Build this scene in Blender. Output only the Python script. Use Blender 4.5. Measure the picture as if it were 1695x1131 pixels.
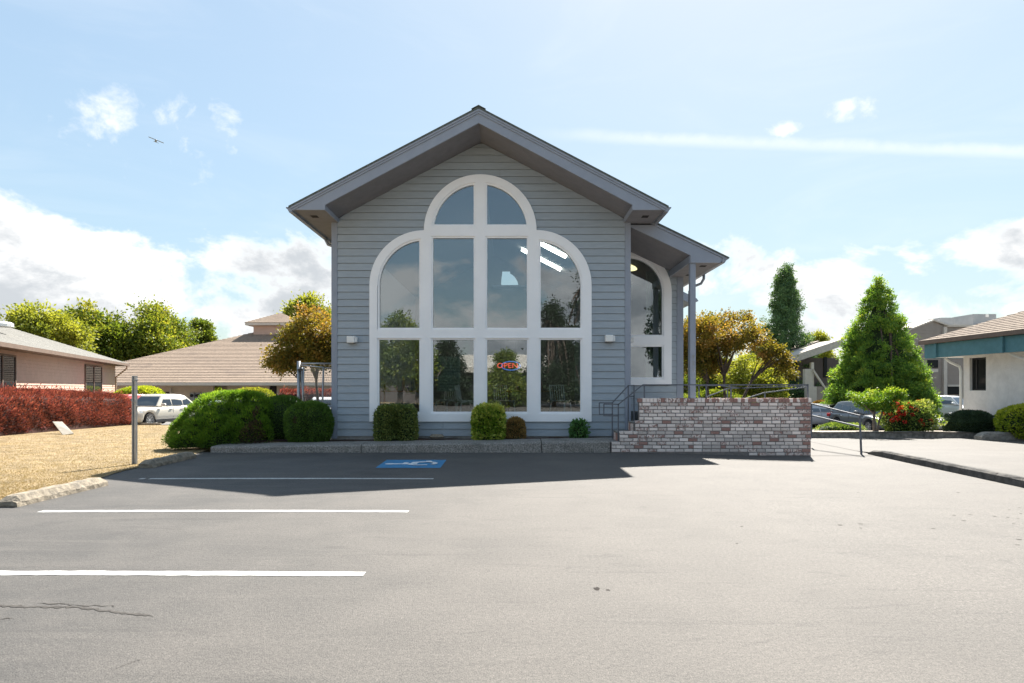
import bpy, bmesh, math, random
import numpy as np
from mathutils import Vector, Matrix
from math import radians, sin, cos, pi, sqrt, atan2, tan

for o in list(bpy.data.objects):
    bpy.data.objects.remove(o)
SC = bpy.context.scene
COL = SC.collection
random.seed(4)

# ------------------------------------------------------------------ camera
F = 1068.0            # focal length in photo pixels
CX, HY, CH = 847.5, 643.0, 1.5
cam_d = bpy.data.cameras.new('camera')
cam = bpy.data.objects.new('camera', cam_d)
COL.objects.link(cam)
cam.location = (0, 0, CH)
cam.rotation_euler = (radians(90), 0, 0)
cam_d.sensor_width = 36.0
cam_d.lens = 36.0 * F / 1695.0
cam_d.shift_y = (HY - 565.5) / 1695.0
cam_d.clip_start = 0.1
cam_d.clip_end = 6000
SC.camera = cam

def P(px, py, Y):
    """photo pixel at a known distance -> point in the place"""
    return Vector(((px - CX) / F * Y, Y, CH + (HY - py) / F * Y))
def PX(px, Y): return (px - CX) / F * Y
def PZ(py, Y): return CH + (HY - py) / F * Y

# ------------------------------------------------------------------ light
SUN_AZ, SUN_EL = atan2(2.49, 6.43), radians(50)
sun_dir = Vector((sin(SUN_AZ) * cos(SUN_EL), cos(SUN_AZ) * cos(SUN_EL), sin(SUN_EL)))
sun_d = bpy.data.lights.new('sun', 'SUN')
sun_d.energy = 3.2
sun_d.angle = radians(0.53)
sun_d.color = (1.0, 0.945, 0.86)
sun = bpy.data.objects.new('sun', sun_d)
COL.objects.link(sun)
sun.rotation_euler = (-sun_dir).to_track_quat('-Z', 'Y').to_euler()
SC.view_settings.view_transform = 'Standard'
SC.view_settings.look = 'None'
SC.view_settings.gamma = 1.0
SC.view_settings.use_curve_mapping = False
SC.view_settings.exposure = 2.28
SC.cycles.max_bounces = 8
SC.cycles.transparent_max_bounces = 24
SC.cycles.sample_clamp_indirect = 6.0
SC.cycles.use_denoising = True

world = bpy.data.worlds.new('World')
SC.world = world
world.use_nodes = True
nt = world.node_tree
for n in list(nt.nodes): nt.nodes.remove(n)

class NG:
    """small helper that writes shader math as nodes"""
    def __init__(s, nt): s.nt = nt
    def node(s, t, **kw):
        n = s.nt.nodes.new(t)
        for k, v in kw.items(): setattr(n, k, v)
        return n
    def put(s, sock, v):
        if hasattr(v, 'is_output'): s.nt.links.new(v, sock)
        else: sock.default_value = v
    def m(s, op, *a, clamp=False):
        n = s.node('ShaderNodeMath', operation=op, use_clamp=clamp)
        for i, v in enumerate(a): s.put(n.inputs[i], v)
        return n.outputs[0]
    def vm(s, op, *a):
        n = s.node('ShaderNodeVectorMath', operation=op)
        for i, v in enumerate(a): s.put(n.inputs[i], v)
        return n.outputs['Value'] if op in ('DOT_PRODUCT', 'LENGTH', 'DISTANCE') else n.outputs[0]
    def noise(s, vec, scale, detail=4, rough=.55, dist=0.):
        n = s.node('ShaderNodeTexNoise')
        s.put(n.inputs['Vector'], vec)
        n.inputs['Scale'].default_value = scale
        n.inputs['Detail'].default_value = detail
        n.inputs['Roughness'].default_value = rough
        n.inputs['Distortion'].default_value = dist
        return n.outputs['Fac']
    def ss(s, v, a, b, lo=0., hi=1.):
        n = s.node('ShaderNodeMapRange', interpolation_type='SMOOTHSTEP')
        s.put(n.inputs['Value'], v)
        s.put(n.inputs['From Min'], a); s.put(n.inputs['From Max'], b)
        n.inputs['To Min'].default_value = lo; n.inputs['To Max'].default_value = hi
        return n.outputs[0]
    def mix(s, f, a, b, blend='MIX'):
        n = s.node('ShaderNodeMix', data_type='RGBA', blend_type=blend)
        s.put(n.inputs[0], f); s.put(n.inputs[6], a); s.put(n.inputs[7], b)
        return n.outputs[2]
    def sep(s, v):
        n = s.node('ShaderNodeSeparateXYZ'); s.put(n.inputs[0], v); return n.outputs
    def comb(s, x, y, z):
        n = s.node('ShaderNodeCombineXYZ')
        s.put(n.inputs[0], x); s.put(n.inputs[1], y); s.put(n.inputs[2], z); return n.outputs[0]

def build_sky():
    g = NG(nt)
    out = g.node('ShaderNodeOutputWorld')
    bg = g.node('ShaderNodeBackground')
    bg.inputs['Strength'].default_value = 0.082
    sky = g.node('ShaderNodeTexSky', sky_type='NISHITA')
    sky.sun_disc = False
    sky.sun_elevation = SUN_EL
    sky.sun_rotation = SUN_AZ
    sky.altitude = 50
    sky.air_density = 1.0; sky.dust_density = 1.0; sky.ozone_density = 1.5
    # soft shoulder on the sky's brightness, the same in every direction
    lum = g.vm('DOT_PRODUCT', sky.outputs[0], (.25, .6, .15))
    k = g.m('DIVIDE', 1.0, g.m('ADD', 1., g.m('DIVIDE', lum, 4.2)))
    skyc = g.vm('MULTIPLY', g.vm('MULTIPLY', sky.outputs[0], g.comb(k, k, k)), (.83, .86, .79))
    D = g.vm('NORMALIZE', g.node('ShaderNodeTexCoord').outputs['Generated'])
    x, y, z = g.sep(D)
    # cumulus: billowing cells, a layer that thins out with height
    q = g.comb(x, y, g.m('MULTIPLY', z, 1.7))
    def field(v):
        n = g.noise(v, 5.2, 8, .60, .25)
        b_ = g.noise(v, 1.9, 2, .5)
        return g.m('ADD', g.m('MULTIPLY', n, .60), g.m('MULTIPLY', b_, .40))
    dens = field(q)
    low = g.ss(z, .16, .335)
    westness = g.ss(x, -.60, .10)
    thr = g.m('ADD', g.m('ADD', .404, g.m('MULTIPLY', low, .34)), g.m('MULTIPLY', westness, .092))
    thr = g.m('SUBTRACT', thr, g.ss(y, .15, -.35, 0., .045))   # more cloud to the north, as the window panes mirror it
    c = g.ss(g.m('SUBTRACT', dens, thr), -.01, .065)
    # a few single fair-weather puffs
    fine = g.noise(D, 17, 7, .60, .3)
    puffs = [(187, 203, .030, .052), (297, 214, .036, .050), (1397, 176, .016, .03), (1300, 215, .011, .028),
             (1225, 272 + 180, .03, .06), (1600, 515, .02, .09)]
    for (px, py, sz, sx) in puffs:
        d = Vector(((px - CX) / F, 1, (HY - py) / F)).normalized()
        rt = Vector((d.y, -d.x, 0)).normalized(); up = rt.cross(d)
        a = g.m('DIVIDE', g.vm('DOT_PRODUCT', D, tuple(rt)), sx)
        b = g.m('DIVIDE', g.vm('DOT_PRODUCT', D, tuple(up)), sz)
        fr = g.ss(g.vm('DOT_PRODUCT', D, tuple(d)), 0, .4)
        r = g.m('SQRT', g.m('ADD', g.m('MULTIPLY', a, a), g.m('MULTIPLY', b, b)))
        v = g.m('SUBTRACT', fine, g.m('ADD', .33, g.m('MULTIPLY', r, .17)))
        c = g.m('MAXIMUM', c, g.m('MULTIPLY', g.ss(v, -.02, .24, 0., .8), fr))
    # contrail
    d1 = Vector(((880 - CX) / F, 1, (HY - 222) / F)); d2 = Vector(((1695 - CX) / F, 1, (HY - 252) / F))
    nn = d1.cross(d2).normalized()
    t = g.m('ABSOLUTE', g.m('ADD', g.vm('DOT_PRODUCT', D, tuple(nn)), g.m('MULTIPLY', g.m('SUBTRACT', fine, .5), .012)))
    ct = g.m('MULTIPLY', g.ss(t, .000, .0125, 1., 0.), g.ss(x, .0, .22))
    ct = g.m('MULTIPLY', ct, g.ss(y, 0., .3))
    c = g.m('MAXIMUM', c, g.m('MULTIPLY', ct, g.m('ADD', .0, g.m('MULTIPLY', fine, .72))))
    # thin cirrus veil to the east
    ci = g.noise(g.comb(g.m('MULTIPLY', x, .6), y, g.m('MULTIPLY', z, 3.5)), 3.0, 5, .6, 1.0)
    c = g.m('MAXIMUM', c, g.m('MULTIPLY', g.ss(ci, .42, .8), .13))
    c = g.m('MULTIPLY', c, g.ss(z, -.02, .02))
    # cloud shading: grey in the thick parts, white at the edges and tops
    up_ = field(g.vm('ADD', q, (.015, .04, .085)))
    grey = g.ss(g.m('SUBTRACT', up_, g.m('MULTIPLY', dens, .25)), .325, .43)
    grey = g.m('MULTIPLY', grey, g.ss(g.m('SUBTRACT', dens, thr), .0, .10))
    cc = g.mix(grey, (3.2, 3.18, 3.14, 1), (1.70, 1.80, 1.90, 1))
    pale = g.mix(.24, skyc, (2.0, 2.45, 2.6, 1))
    colr = g.mix(c, pale, cc)
    g.put(bg.inputs['Color'], colr)
    nt.links.new(bg.outputs[0], out.inputs[0])
build_sky()

# ------------------------------------------------------------------ materials
MATS = {}
def M(name, col, rough=.7, var=.12, scale=5., bump=0., bscale=60., metal=0., spec=.35, rand=0., dirt=None, dscale=1.2, stretch=None, coat=0., emit=None):
    m = bpy.data.materials.new(name); m.use_nodes = True
    t = m.node_tree; g = NG(t)
    b = t.nodes['Principled BSDF']
    co = g.node('ShaderNodeTexCoord').outputs['Object']
    if stretch: co = g.vm('MULTIPLY', co, stretch)
    n = g.noise(co, scale, 5, .6)
    c = tuple(col) + (1,)
    lo = tuple(x * (1 - var) for x in col) + (1,); hi = tuple(min(1, x * (1 + var)) for x in col) + (1,)
    colr = g.mix(g.ss(n, .3, .7), lo, hi)
    if rand:
        oi = g.node('ShaderNodeObjectInfo').outputs['Random']
        k = g.m('ADD', 1 - rand, g.m('MULTIPLY', oi, 2 * rand))
        colr = g.mix(1., colr, g.comb(k, k, k), 'MULTIPLY')
    if dirt:
        n3 = g.noise(co, dscale, 6, .65, .4)
        colr = g.mix(g.ss(n3, .48, .75, 0., .85), colr, tuple(dirt) + (1,))
    g.put(b.inputs['Base Color'], colr)
    b.inputs['Roughness'].default_value = rough
    b.inputs['Metallic'].default_value = metal
    b.inputs['Specular IOR Level'].default_value = spec
    if coat: b.inputs['Coat Weight'].default_value = coat; b.inputs['Coat Roughness'].default_value = .05
    if emit:
        b.inputs['Emission Color'].default_value = tuple(emit[0]) + (1,)
        b.inputs['Emission Strength'].default_value = emit[1]
    if bump:
        bn = g.node('ShaderNodeBump'); bn.inputs['Strength'].default_value = bump
        bn.inputs['Distance'].default_value = .02
        g.put(bn.inputs['Height'], g.noise(co, bscale, 4, .6))
        t.links.new(bn.outputs[0], b.inputs['Normal'])
    MATS[name] = m
    return m

def FOL(name, ramp, trans=.35, rough=.55):
    """leaf material: colour runs along a ramp by the leaf's own tint, light passes through the leaf"""
    m = bpy.data.materials.new(name); m.use_nodes = True
    t = m.node_tree; g = NG(t)
    for n in list(t.nodes): t.nodes.remove(n)
    out = g.node('ShaderNodeOutputMaterial')
    a = g.node('ShaderNodeAttribute'); a.attribute_name = 'tint'
    r = g.node('ShaderNodeValToRGB')
    els = r.color_ramp.elements
    while len(els) < len(ramp): els.new(.5)
    for i, (p, c) in enumerate(ramp): els[i].position = p; els[i].color = tuple(c) + (1,)
    t.links.new(a.outputs['Fac'], r.inputs[0])
    p = g.node('ShaderNodeBsdfPrincipled')
    g.put(p.inputs['Base Color'], r.outputs[0])
    p.inputs['Roughness'].default_value = rough
    p.inputs['Specular IOR Level'].default_value = .3
    tr = g.node('ShaderNodeBsdfTranslucent')
    g.put(tr.inputs['Color'], g.mix(1., r.outputs[0], (1.25, 1.2, .55, 1), 'MULTIPLY'))
    mx = g.node('ShaderNodeMixShader'); mx.inputs[0].default_value = trans
    t.links.new(p.outputs[0], mx.inputs[1]); t.links.new(tr.outputs[0], mx.inputs[2])
    t.links.new(mx.outputs[0], out.inputs[0])
    MATS[name] = m
    return m

def GLASS(name, refl, tint, rough=0.):
    m = bpy.data.materials.new(name); m.use_nodes = True
    t = m.node_tree; g = NG(t)
    for n in list(t.nodes): t.nodes.remove(n)
    out = g.node('ShaderNodeOutputMaterial')
    lw = g.node('ShaderNodeFresnel'); lw.inputs[0].default_value = 1.5
    f = g.m('ADD', refl, g.m('MULTIPLY', lw.outputs[0], 1 - refl), clamp=True)
    gl = g.node('ShaderNodeBsdfGlossy'); gl.inputs['Roughness'].default_value = rough
    gl.inputs['Color'].default_value = (.92, .96, 1, 1)
    # old float glass: faint waviness
    bn = g.node('ShaderNodeBump'); bn.inputs['Strength'].default_value = .035; bn.inputs['Distance'].default_value = .02
    co = g.node('ShaderNodeTexCoord').outputs['Object']
    g.put(bn.inputs['Height'], g.noise(co, 1.6, 2, .5)); t.links.new(bn.outputs[0], gl.inputs['Normal'])
    tp = g.node('ShaderNodeBsdfTransparent'); tp.inputs[0].default_value = tuple(tint) + (1,)
    mx = g.node('ShaderNodeMixShader')
    g.put(mx.inputs[0], f)
    t.links.new(tp.outputs[0], mx.inputs[1]); t.links.new(gl.outputs[0], mx.inputs[2])
    t.links.new(mx.outputs[0], out.inputs[0])
    MATS[name] = m
    return m

def WINDOW(name, refl, dark):
    m = bpy.data.materials.new(name); m.use_nodes = True
    t = m.node_tree; g = NG(t); b = t.nodes['Principled BSDF']
    b.inputs['Base Color'].default_value = tuple(dark) + (1,); b.inputs['Roughness'].default_value = .02
    b.inputs['IOR'].default_value = 1.16
    co = g.node('ShaderNodeTexCoord').outputs['Object']
    bn = g.node('ShaderNodeBump'); bn.inputs['Strength'].default_value = .04; bn.inputs['Distance'].default_value = .02
    g.put(bn.inputs['Height'], g.noise(co, 1.3, 2, .5)); t.links.new(bn.outputs[0], b.inputs['Normal'])
    MATS[name] = m

# ------------------------------------------------------------------ objects
def off(o):
    v = Vector((0, 0, 0))
    while o is not None:
        v += o.location; o = o.parent
    return v
def thing(name, label, cat, loc=(0, 0, 0), rz=0., group=None):
    o = bpy.data.objects.new(name, None); COL.objects.link(o)
    o.empty_display_size = .2
    o.location = loc; o.rotation_euler = (0, 0, rz)
    o['label'] = label; o['category'] = cat
    if group: o['group'] = group
    return o
def tag(o, label, cat, group=None):
    o['label'] = label; o['category'] = cat
    if group: o['group'] = group
    return o
def struct(o): o['kind'] = 'structure'; return o
def stuff(o): o['kind'] = 'stuff'; return o
def link(name, mesh, parent=None, local=False):
    o = bpy.data.objects.new(name, mesh); COL.objects.link(o)
    if parent is not None:
        o.parent = parent
        if not local: o.location = -off(parent)
    return o
def copy_tree(o, parent=None):
    c = o.copy(); COL.objects.link(c)
    if parent is not None: c.parent = parent
    for ch in [k for k in bpy.data.objects if k.parent == o]:
        copy_tree(ch, c)
    return c

class MB:
    def __init__(s): s.v = []; s.f = []
    def add(s, vs, fs):
        n = len(s.v); s.v += [tuple(v) for v in vs]; s.f += [tuple(i + n for i in f) for f in fs]
        return s
    def box(s, x0, x1, y0, y1, z0, z1):
        return s.add([(x0, y0, z0), (x1, y0, z0), (x1, y1, z0), (x0, y1, z0), (x0, y0, z1), (x1, y0, z1), (x1, y1, z1), (x0, y1, z1)],
                     [(0, 3, 2, 1), (4, 5, 6, 7), (0, 1, 5, 4), (1, 2, 6, 5), (2, 3, 7, 6), (3, 0, 4, 7)])
    def prism(s, poly, y0, y1):
        """polygon in XZ (counter-clockwise seen from -Y) extruded along Y"""
        n = len(poly)
        vs = [(x, y0, z) for x, z in poly] + [(x, y1, z) for x, z in poly]
        fs = [tuple(range(n)), tuple(range(2 * n - 1, n - 1, -1))]
        fs += [((i + 1) % n, i, i + n, (i + 1) % n + n) for i in range(n)]
        return s.add(vs, fs)
    def prism_z(s, poly, z0, z1):
        n = len(poly)
        vs = [(x, y, z0) for x, y in poly] + [(x, y, z1) for x, y in poly]
        fs = [tuple(range(n - 1, -1, -1)), tuple(range(n, 2 * n))]
        fs += [(i, (i + 1) % n, (i + 1) % n + n, i + n) for i in range(n)]
        return s.add(vs, fs)
    def prism_x(s, poly, x0, x1):
        """polygon in YZ extruded along X"""
        n = len(poly)
        vs = [(x0, y, z) for y, z in poly] + [(x1, y, z) for y, z in poly]
        fs = [tuple(range(n - 1, -1, -1)), tuple(range(n, 2 * n))]
        fs += [(i, (i + 1) % n, (i + 1) % n + n, i + n) for i in range(n)]
        return s.add(vs, fs)
    def slab(s, a, b, c, d, t):
        """quad a b c d thickened downwards by t"""
        q = [Vector(p) for p in (a, b, c, d)]
        n = (q[1] - q[0]).cross(q[2] - q[0]).normalized()
        if n.z < 0: n = -n
        return s.add(q + [p - n * t for p in q], [(0, 1, 2, 3), (7, 6, 5, 4), (0, 4, 5, 1), (1, 5, 6, 2), (2, 6, 7, 3), (3, 7, 4, 0)])
    def tube(s, pts, r, n=6, cap=True):
        pts = [Vector(p) for p in pts]
        rr = r if isinstance(r, (list, tuple)) else [r] * len(pts)
        base = len(s.v); ref = None
        for i, p in enumerate(pts):
            d = (pts[min(i + 1, len(pts) - 1)] - pts[max(i - 1, 0)])
            if d.length < 1e-9: d = Vector((0, 0, 1))
            d.normalize()
            if ref is None:
                ref = Vector((0, 0, 1)) if abs(d.z) < .9 else Vector((1, 0, 0))
            u = d.cross(ref).normalized(); w = u.cross(d).normalized(); ref = w
            for k in range(n):
                a = 2 * pi * (k + .5) / n
                s.v.append(tuple(p + (u * cos(a) + w * sin(a)) * rr[i]))
        for i in range(len(pts) - 1):
            for k in range(n):
                a = base + i * n + k; b = base + i * n + (k + 1) % n
                s.f.append((a, a + n, b + n, b))
        if cap:
            s.f.append(tuple(base + k for k in range(n)))
            e = base + (len(pts) - 1) * n
            s.f.append(tuple(e + k for k in range(n - 1, -1, -1)))
        return s
    def lathe(s, prof, n=16, at=(0, 0, 0), axis='z'):
        """prof: (radius, height) rows"""
        base = len(s.v)
        for r, h in prof:
            for k in range(n):
                a = 2 * pi * k / n
                p = (r * cos(a), r * sin(a), h)
                if axis == 'y': p = (p[0], p[2], p[1])
                s.v.append((p[0] + at[0], p[1] + at[1], p[2] + at[2]))
        for i in range(len(prof) - 1):
            for k in range(n):
                a = base + i * n + k; b = base + i * n + (k + 1) % n
                s.f.append((a, b, b + n, a + n) if axis == 'z' else (a, a + n, b + n, b))
        return s
    def mesh(s, name):
        me = bpy.data.meshes.new(name)
        me.from_pydata(s.v, [], s.f); me.update()
        return me
    def build(s, name, m, parent=None, local=False, bevel=0., smooth=False, fix=True, seg=1):
        me = s.mesh(name)
        if fix or bevel:
            bm = bmesh.new(); bm.from_mesh(me)
            bmesh.ops.recalc_face_normals(bm, faces=bm.faces)
            if bevel:
                es = [e for e in bm.edges if len(e.link_faces) == 2 and e.calc_face_angle(0) > .5]
                bmesh.ops.bevel(bm, geom=es, offset=bevel, segments=seg, affect='EDGES', profile=.6, clamp_overlap=True)
            bm.to_mesh(me); bm.free()
        if m is not None: me.materials.append(m if not isinstance(m, str) else MATS[m])
        if smooth:
            me.polygons.foreach_set('use_smooth', [True] * len(me.polygons))
        return link(name, me, parent, local)

def npmesh(name, verts, quads, m, tint=None):
    me = bpy.data.meshes.new(name)
    nv, nq = len(verts), len(quads)
    k = quads.shape[1]
    me.vertices.add(nv); me.vertices.foreach_set('co', verts.astype(np.float32).ravel())
    me.loops.add(nq * k); me.loops.foreach_set('vertex_index', quads.astype(np.int32).ravel())
    me.polygons.add(nq)
    me.polygons.foreach_set('loop_start', np.arange(0, nq * k, k, dtype=np.int32))
    me.polygons.foreach_set('loop_total', np.full(nq, k, dtype=np.int32))
    if tint is not None:
        at = me.attributes.new('tint', 'FLOAT', 'FACE')
        at.data.foreach_set('value', np.clip(tint, 0, 1).astype(np.float32))
    me.update(calc_edges=True)
    if m is not None: me.materials.append(m if not isinstance(m, str) else MATS[m])
    return me

def nrm(a): return a / np.maximum(np.linalg.norm(a, axis=1, keepdims=True), 1e-9)
def leaf_mesh(name, C, D, L, W, m, tint, rng):
    """one rhombic leaf per centre C growing along D, slightly folded"""
    n = len(C)
    D = nrm(D); R = rng.normal(size=(n, 3)); S = nrm(np.cross(D, R)); U = nrm(np.cross(S, D))
    l = (L * rng.uniform(.65, 1.3, n))[:, None]; w = (W * rng.uniform(.7, 1.25, n))[:, None]
    v = np.empty((n, 4, 3))
    v[:, 0] = C
    v[:, 1] = C + D * l * .5 + S * w * .5 + U * w * .12
    v[:, 2] = C + D * l
    v[:, 3] = C + D * l * .5 - S * w * .5 + U * w * .12
    q = np.arange(n * 4).reshape(n, 4)
    return npmesh(name, v.reshape(-1, 3), q, m, tint)
def wob(p, rng_seed, freq, k=5):
    """smooth pseudo-noise of points, about -1..1"""
    r = np.random.RandomState(rng_seed); s = np.zeros(len(p))
    for i in range(k):
        d = r.normal(size=3); d /= np.linalg.norm(d)
        s += np.sin(p @ d * freq * r.uniform(.6, 1.7) + r.uniform(0, 6.28))
    return s / (k * .62)

# ------------------------------------------------------------------ ground heights
def gz(x, y):
    xs = [14, 22, 32, 38, 50, 60]; zl = [0, -.1, -.35, -.65, -.95, -.95]
    a = np.interp(y, xs, zl)
    b = np.interp(y, [10, 15, 22, 26, 34, 60], [-.06, -.1, -.2, -.35, -.95, -.95])
    t = np.clip((np.asarray(x, float) - 2.5) / 4.5, 0, 1); t = t * t * (3 - 2 * t)
    return a * (1 - t) + b * t
def drape(name, m, ys, xl, xr, nx, dz, parent=None):
    """sheet that lies on the terrain between two edges"""
    rows = []
    for y in ys:
        a, b = xl(y), xr(y)
        X = np.linspace(a, b, nx)
        rows.append(np.stack([X, np.full(nx, y), gz(X, y) + (dz(X, y) if callable(dz) else dz)], 1))
    V = np.concatenate(rows); Q = []
    for j in range(len(ys) - 1):
        i = np.arange(nx - 1) + j * nx
        Q.append(np.stack([i, i + 1, i + 1 + nx, i + nx], 1))
    return link(name, npmesh(name, V, np.concatenate(Q), m), parent)
def text_mesh(name, cu, parent):
    tmp = bpy.data.objects.new('text_outline', cu); COL.objects.link(tmp)
    dg = bpy.context.evaluated_depsgraph_get()
    me = bpy.data.meshes.new_from_object(tmp.evaluated_get(dg)); me.name = name
    bpy.data.objects.remove(tmp); bpy.data.curves.remove(cu)
    o = bpy.data.objects.new(name, me); COL.objects.link(o); o.parent = parent
    return o
# ------------------------------------------------------------------ palette
M('grey_siding', (.345, .39, .43), .62, .05, 3, .12, 90, stretch=(1, 1, 6), rand=.045)
M('grey_trim', (.285, .315, .375), .6, .04, 3, .08, 120)
M('soffit_shaded', (.215, .21, .225), .75, .06, 4, .5, 45)  # trim grey for the soffits, with the eave shade darkened into it
M('white_trim', (.91, .91, .92), .5, .02, 2, .03, 80)
M('white_metal', (.78, .78, .76), .4, .03, 4)
M('dark_vent', (.02, .02, .022), .8)
M('roof_shingle', (.10, .115, .105), .9, .3, 14, .6, 40)
M('gutter_grey', (.24, .26, .30), .35, .05, 3, spec=.5)
M('concrete', (.30, .285, .265), .9, .18, 7, .7, 55, dirt=(.16, .15, .135), dscale=1.6)
M('kerb_aggregate', (.27, .25, .225), .92, .55, 42, .9, 70, dirt=(.13, .12, .105), dscale=2.4)
M('kerb_old', (.30, .275, .24), .92, .3, 9, .9, 40, dirt=(.075, .07, .058), dscale=2.2)
M('kerb_dark', (.085, .082, .078), .9, .35, 9, .9, 40, dirt=(.17, .155, .13), dscale=2.0)
M('stop_concrete', (.25, .215, .165), .92, .3, 11, .9, 34, dirt=(.10, .095, .085), dscale=3.5)
M('mulch', (.055, .030, .020), .95, .5, 30, 1., 45)
M('rail_paint', (.115, .125, .145), .45, .05, 5, spec=.45)
M('galv', (.36, .37, .38), .42, .12, 12, metal=.75)
M('mortar', (.21, .185, .17), .95, .2, 20, .6, 60)
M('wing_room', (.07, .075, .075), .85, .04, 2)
M('room_wall', (.20, .195, .185), .85, .04, 2)
M('room_floor', (.16, .13, .11), .7, .2, 3)
M('dark', (.02, .02, .022), .5)
M('black_plastic', (.025, .025, .027), .45)
M('chair_wire', (.85, .85, .85), .35)
M('sheet_paper', (.30, .36, .32), .8, .08, 6)
M('tube_light', (.9, .9, .9), .4, emit=((1, .97, .9), 6.))
M('dome_light', (.9, .85, .7), .4, emit=((1, .80, .42), .8))
M('neon_red', (.5, .08, .07), .4, emit=((1, .10, .08), .5))
M('neon_blue', (.08, .2, .5), .4, emit=((.12, .30, 1), .25))
M('curtain', (.30, .36, .29), .9, .1, 4)
M('paint_white', (.50, .50, .485), .75, .12, 9, .2, 60, dirt=(.10, .097, .092), dscale=22)
M('paint_symbol', (.72, .73, .73), .75, .08, 9, .2, 60, dirt=(.50, .56, .62), dscale=7)
M('paint_blue', (.045, .21, .40), .75, .12, 8, .2, 60, dirt=(.05, .12, .18), dscale=6)
GLASS('pane_glass', .115, (.70, .75, .75))
WINDOW('dark_glass', .2, (.022, .024, .026))
GLASS('car_glass', .10, (.16, .19, .20))
# used brick: whitewash left in patches over red clay
def brick_mat(name, clay, wash, amount):
    m = bpy.data.materials.new(name); m.use_nodes = True
    t = m.node_tree; g = NG(t); b = t.nodes['Principled BSDF']
    co = g.node('ShaderNodeTexCoord').outputs['Object']
    rnd = g.node('ShaderNodeObjectInfo').outputs['Random']
    co = g.vm('ADD', co, g.comb(g.m('MULTIPLY', rnd, 37.), g.m('MULTIPLY', rnd, 11.), 0.))
    n = g.noise(co, 19, 6, .68, .8)
    f = g.ss(n, .62 - amount * .5, .70 - amount * .5)
    k = g.m('ADD', .74, g.m('MULTIPLY', rnd, .45))
    w = g.mix(1., tuple(wash) + (1,), g.comb(k, k, k), 'MULTIPLY')
    n2 = g.noise(co, 40, 3, .6)
    cl = g.mix(n2, tuple(x * .7 for x in clay) + (1,), tuple(x * 1.25 for x in clay) + (1,))
    g.put(b.inputs['Base Color'], g.mix(f, cl, w))
    b.inputs['Roughness'].default_value = .92
    bn = g.node('ShaderNodeBump'); bn.inputs['Strength'].default_value = .6; bn.inputs['Distance'].default_value = .008
    g.put(bn.inputs['Height'], n2); t.links.new(bn.outputs[0], b.inputs['Normal'])
    MATS[name] = m
brick_mat('brick_white', (.38, .235, .20), (.83, .71, .645), .68)
brick_mat('brick_grey', (.34, .22, .19), (.70, .605, .55), .54)
brick_mat('brick_mixed', (.36, .21, .175), (.76, .65, .59), .34)
brick_mat('brick_red', (.36, .205, .17), (.55, .46, .42), .02)

def asphalt_mat(name, left, right, edge=None, seed=0.):
    m = bpy.data.materials.new(name); m.use_nodes = True
    t = m.node_tree; g = NG(t); b = t.nodes['Principled BSDF']
    co = g.node('ShaderNodeTexCoord').outputs['Object']
    co = g.vm('ADD', co, (seed, seed * .7, 0))
    x, y, z = g.sep(co)
    # darker over the stalls, paler over the driving lane, with a noisy border
    lane_mix = g.ss(g.m('ADD', x, g.m('MULTIPLY', g.m('SUBTRACT', g.noise(co, .35, 4, .6), .5), 5.0)), -4.5, 1.2) if edge else .5
    base = g.mix(lane_mix, tuple(left) + (1,), tuple(right) + (1,))
    blot = g.noise(co, .9, 6, .62, .3)
    base = g.mix(g.ss(blot, .3, .7, 0., .30), base, (.145, .132, .122, 1))
    # long streaks along the driving direction
    st = g.noise(g.comb(g.m('MULTIPLY', x, .35), g.m('MULTIPLY', y, 3.2), 0.), 1.5, 5, .6, .4)
    base = g.mix(g.ss(st, .48, .72, 0., .42), base, tuple(v * 1.22 for v in right) + (1,))
    st2 = g.noise(g.comb(g.m('MULTIPLY', x, .5), g.m('MULTIPLY', y, 5.), 3.), 1.1, 5, .65, .8)
    base = g.mix(g.ss(st2, .56, .74, 0., .38), base, tuple(v * .62 for v in left) + (1,))
    # hand sized scuffs and tyre rubs
    sc = g.noise(g.comb(g.m('MULTIPLY', x, 1.1), g.m('MULTIPLY', y, 2.4), 7.), 2.6, 7, .68, .9)
    base = g.mix(g.ss(sc, .55, .72, 0., .38), base, tuple(v * 1.35 for v in right) + (1,))
    base = g.mix(g.ss(sc, .44, .30, 0., .35), base, tuple(v * .66 for v in left) + (1,))
    # small oil drips
    vo = g.node('ShaderNodeTexVoronoi'); g.put(vo.inputs['Vector'], g.comb(g.m('MULTIPLY', x, .7), y, 0.)); vo.inputs['Scale'].default_value = 2.2
    sp = g.m('MULTIPLY', g.ss(vo.outputs['Distance'], .035, .075, 1., 0.), g.ss(g.noise(co, .5, 2, .5), .53, .64))
    base = g.mix(g.m('MULTIPLY', sp, .55), base, (.07, .062, .058, 1))
    # stone chips
    gr = g.noise(co, 110, 3, .7)
    base = g.mix(.55, base, g.mix(g.ss(gr, .25, .75), tuple(v * .55 for v in right) + (1,), tuple(v * 1.42 for v in right) + (1,)), 'MIX') if False else g.mix(1., base, g.mix(g.ss(gr, .25, .75), (.50, .50, .50, 1), (1.45, 1.45, 1.42, 1)), 'MULTIPLY')
    g2 = g.noise(co, 34, 3, .75)
    base = g.mix(1., base, g.mix(g.ss(g2, .3, .7), (.80, .80, .80, 1), (1.20, 1.19, 1.17, 1)), 'MULTIPLY')
    g.put(b.inputs['Base Color'], base)
    b.inputs['Roughness'].default_value = .74
    b.inputs['Specular IOR Level'].default_value = .4
    bn = g.node('ShaderNodeBump'); bn.inputs['Strength'].default_value = .55; bn.inputs['Distance'].default_value = .012
    g.put(bn.inputs['Height'], g.m('ADD', gr, g.m('MULTIPLY', g.noise(co, 28, 3, .6), .6)))
    t.links.new(bn.outputs[0], b.inputs['Normal'])
    MATS[name] = m
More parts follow.
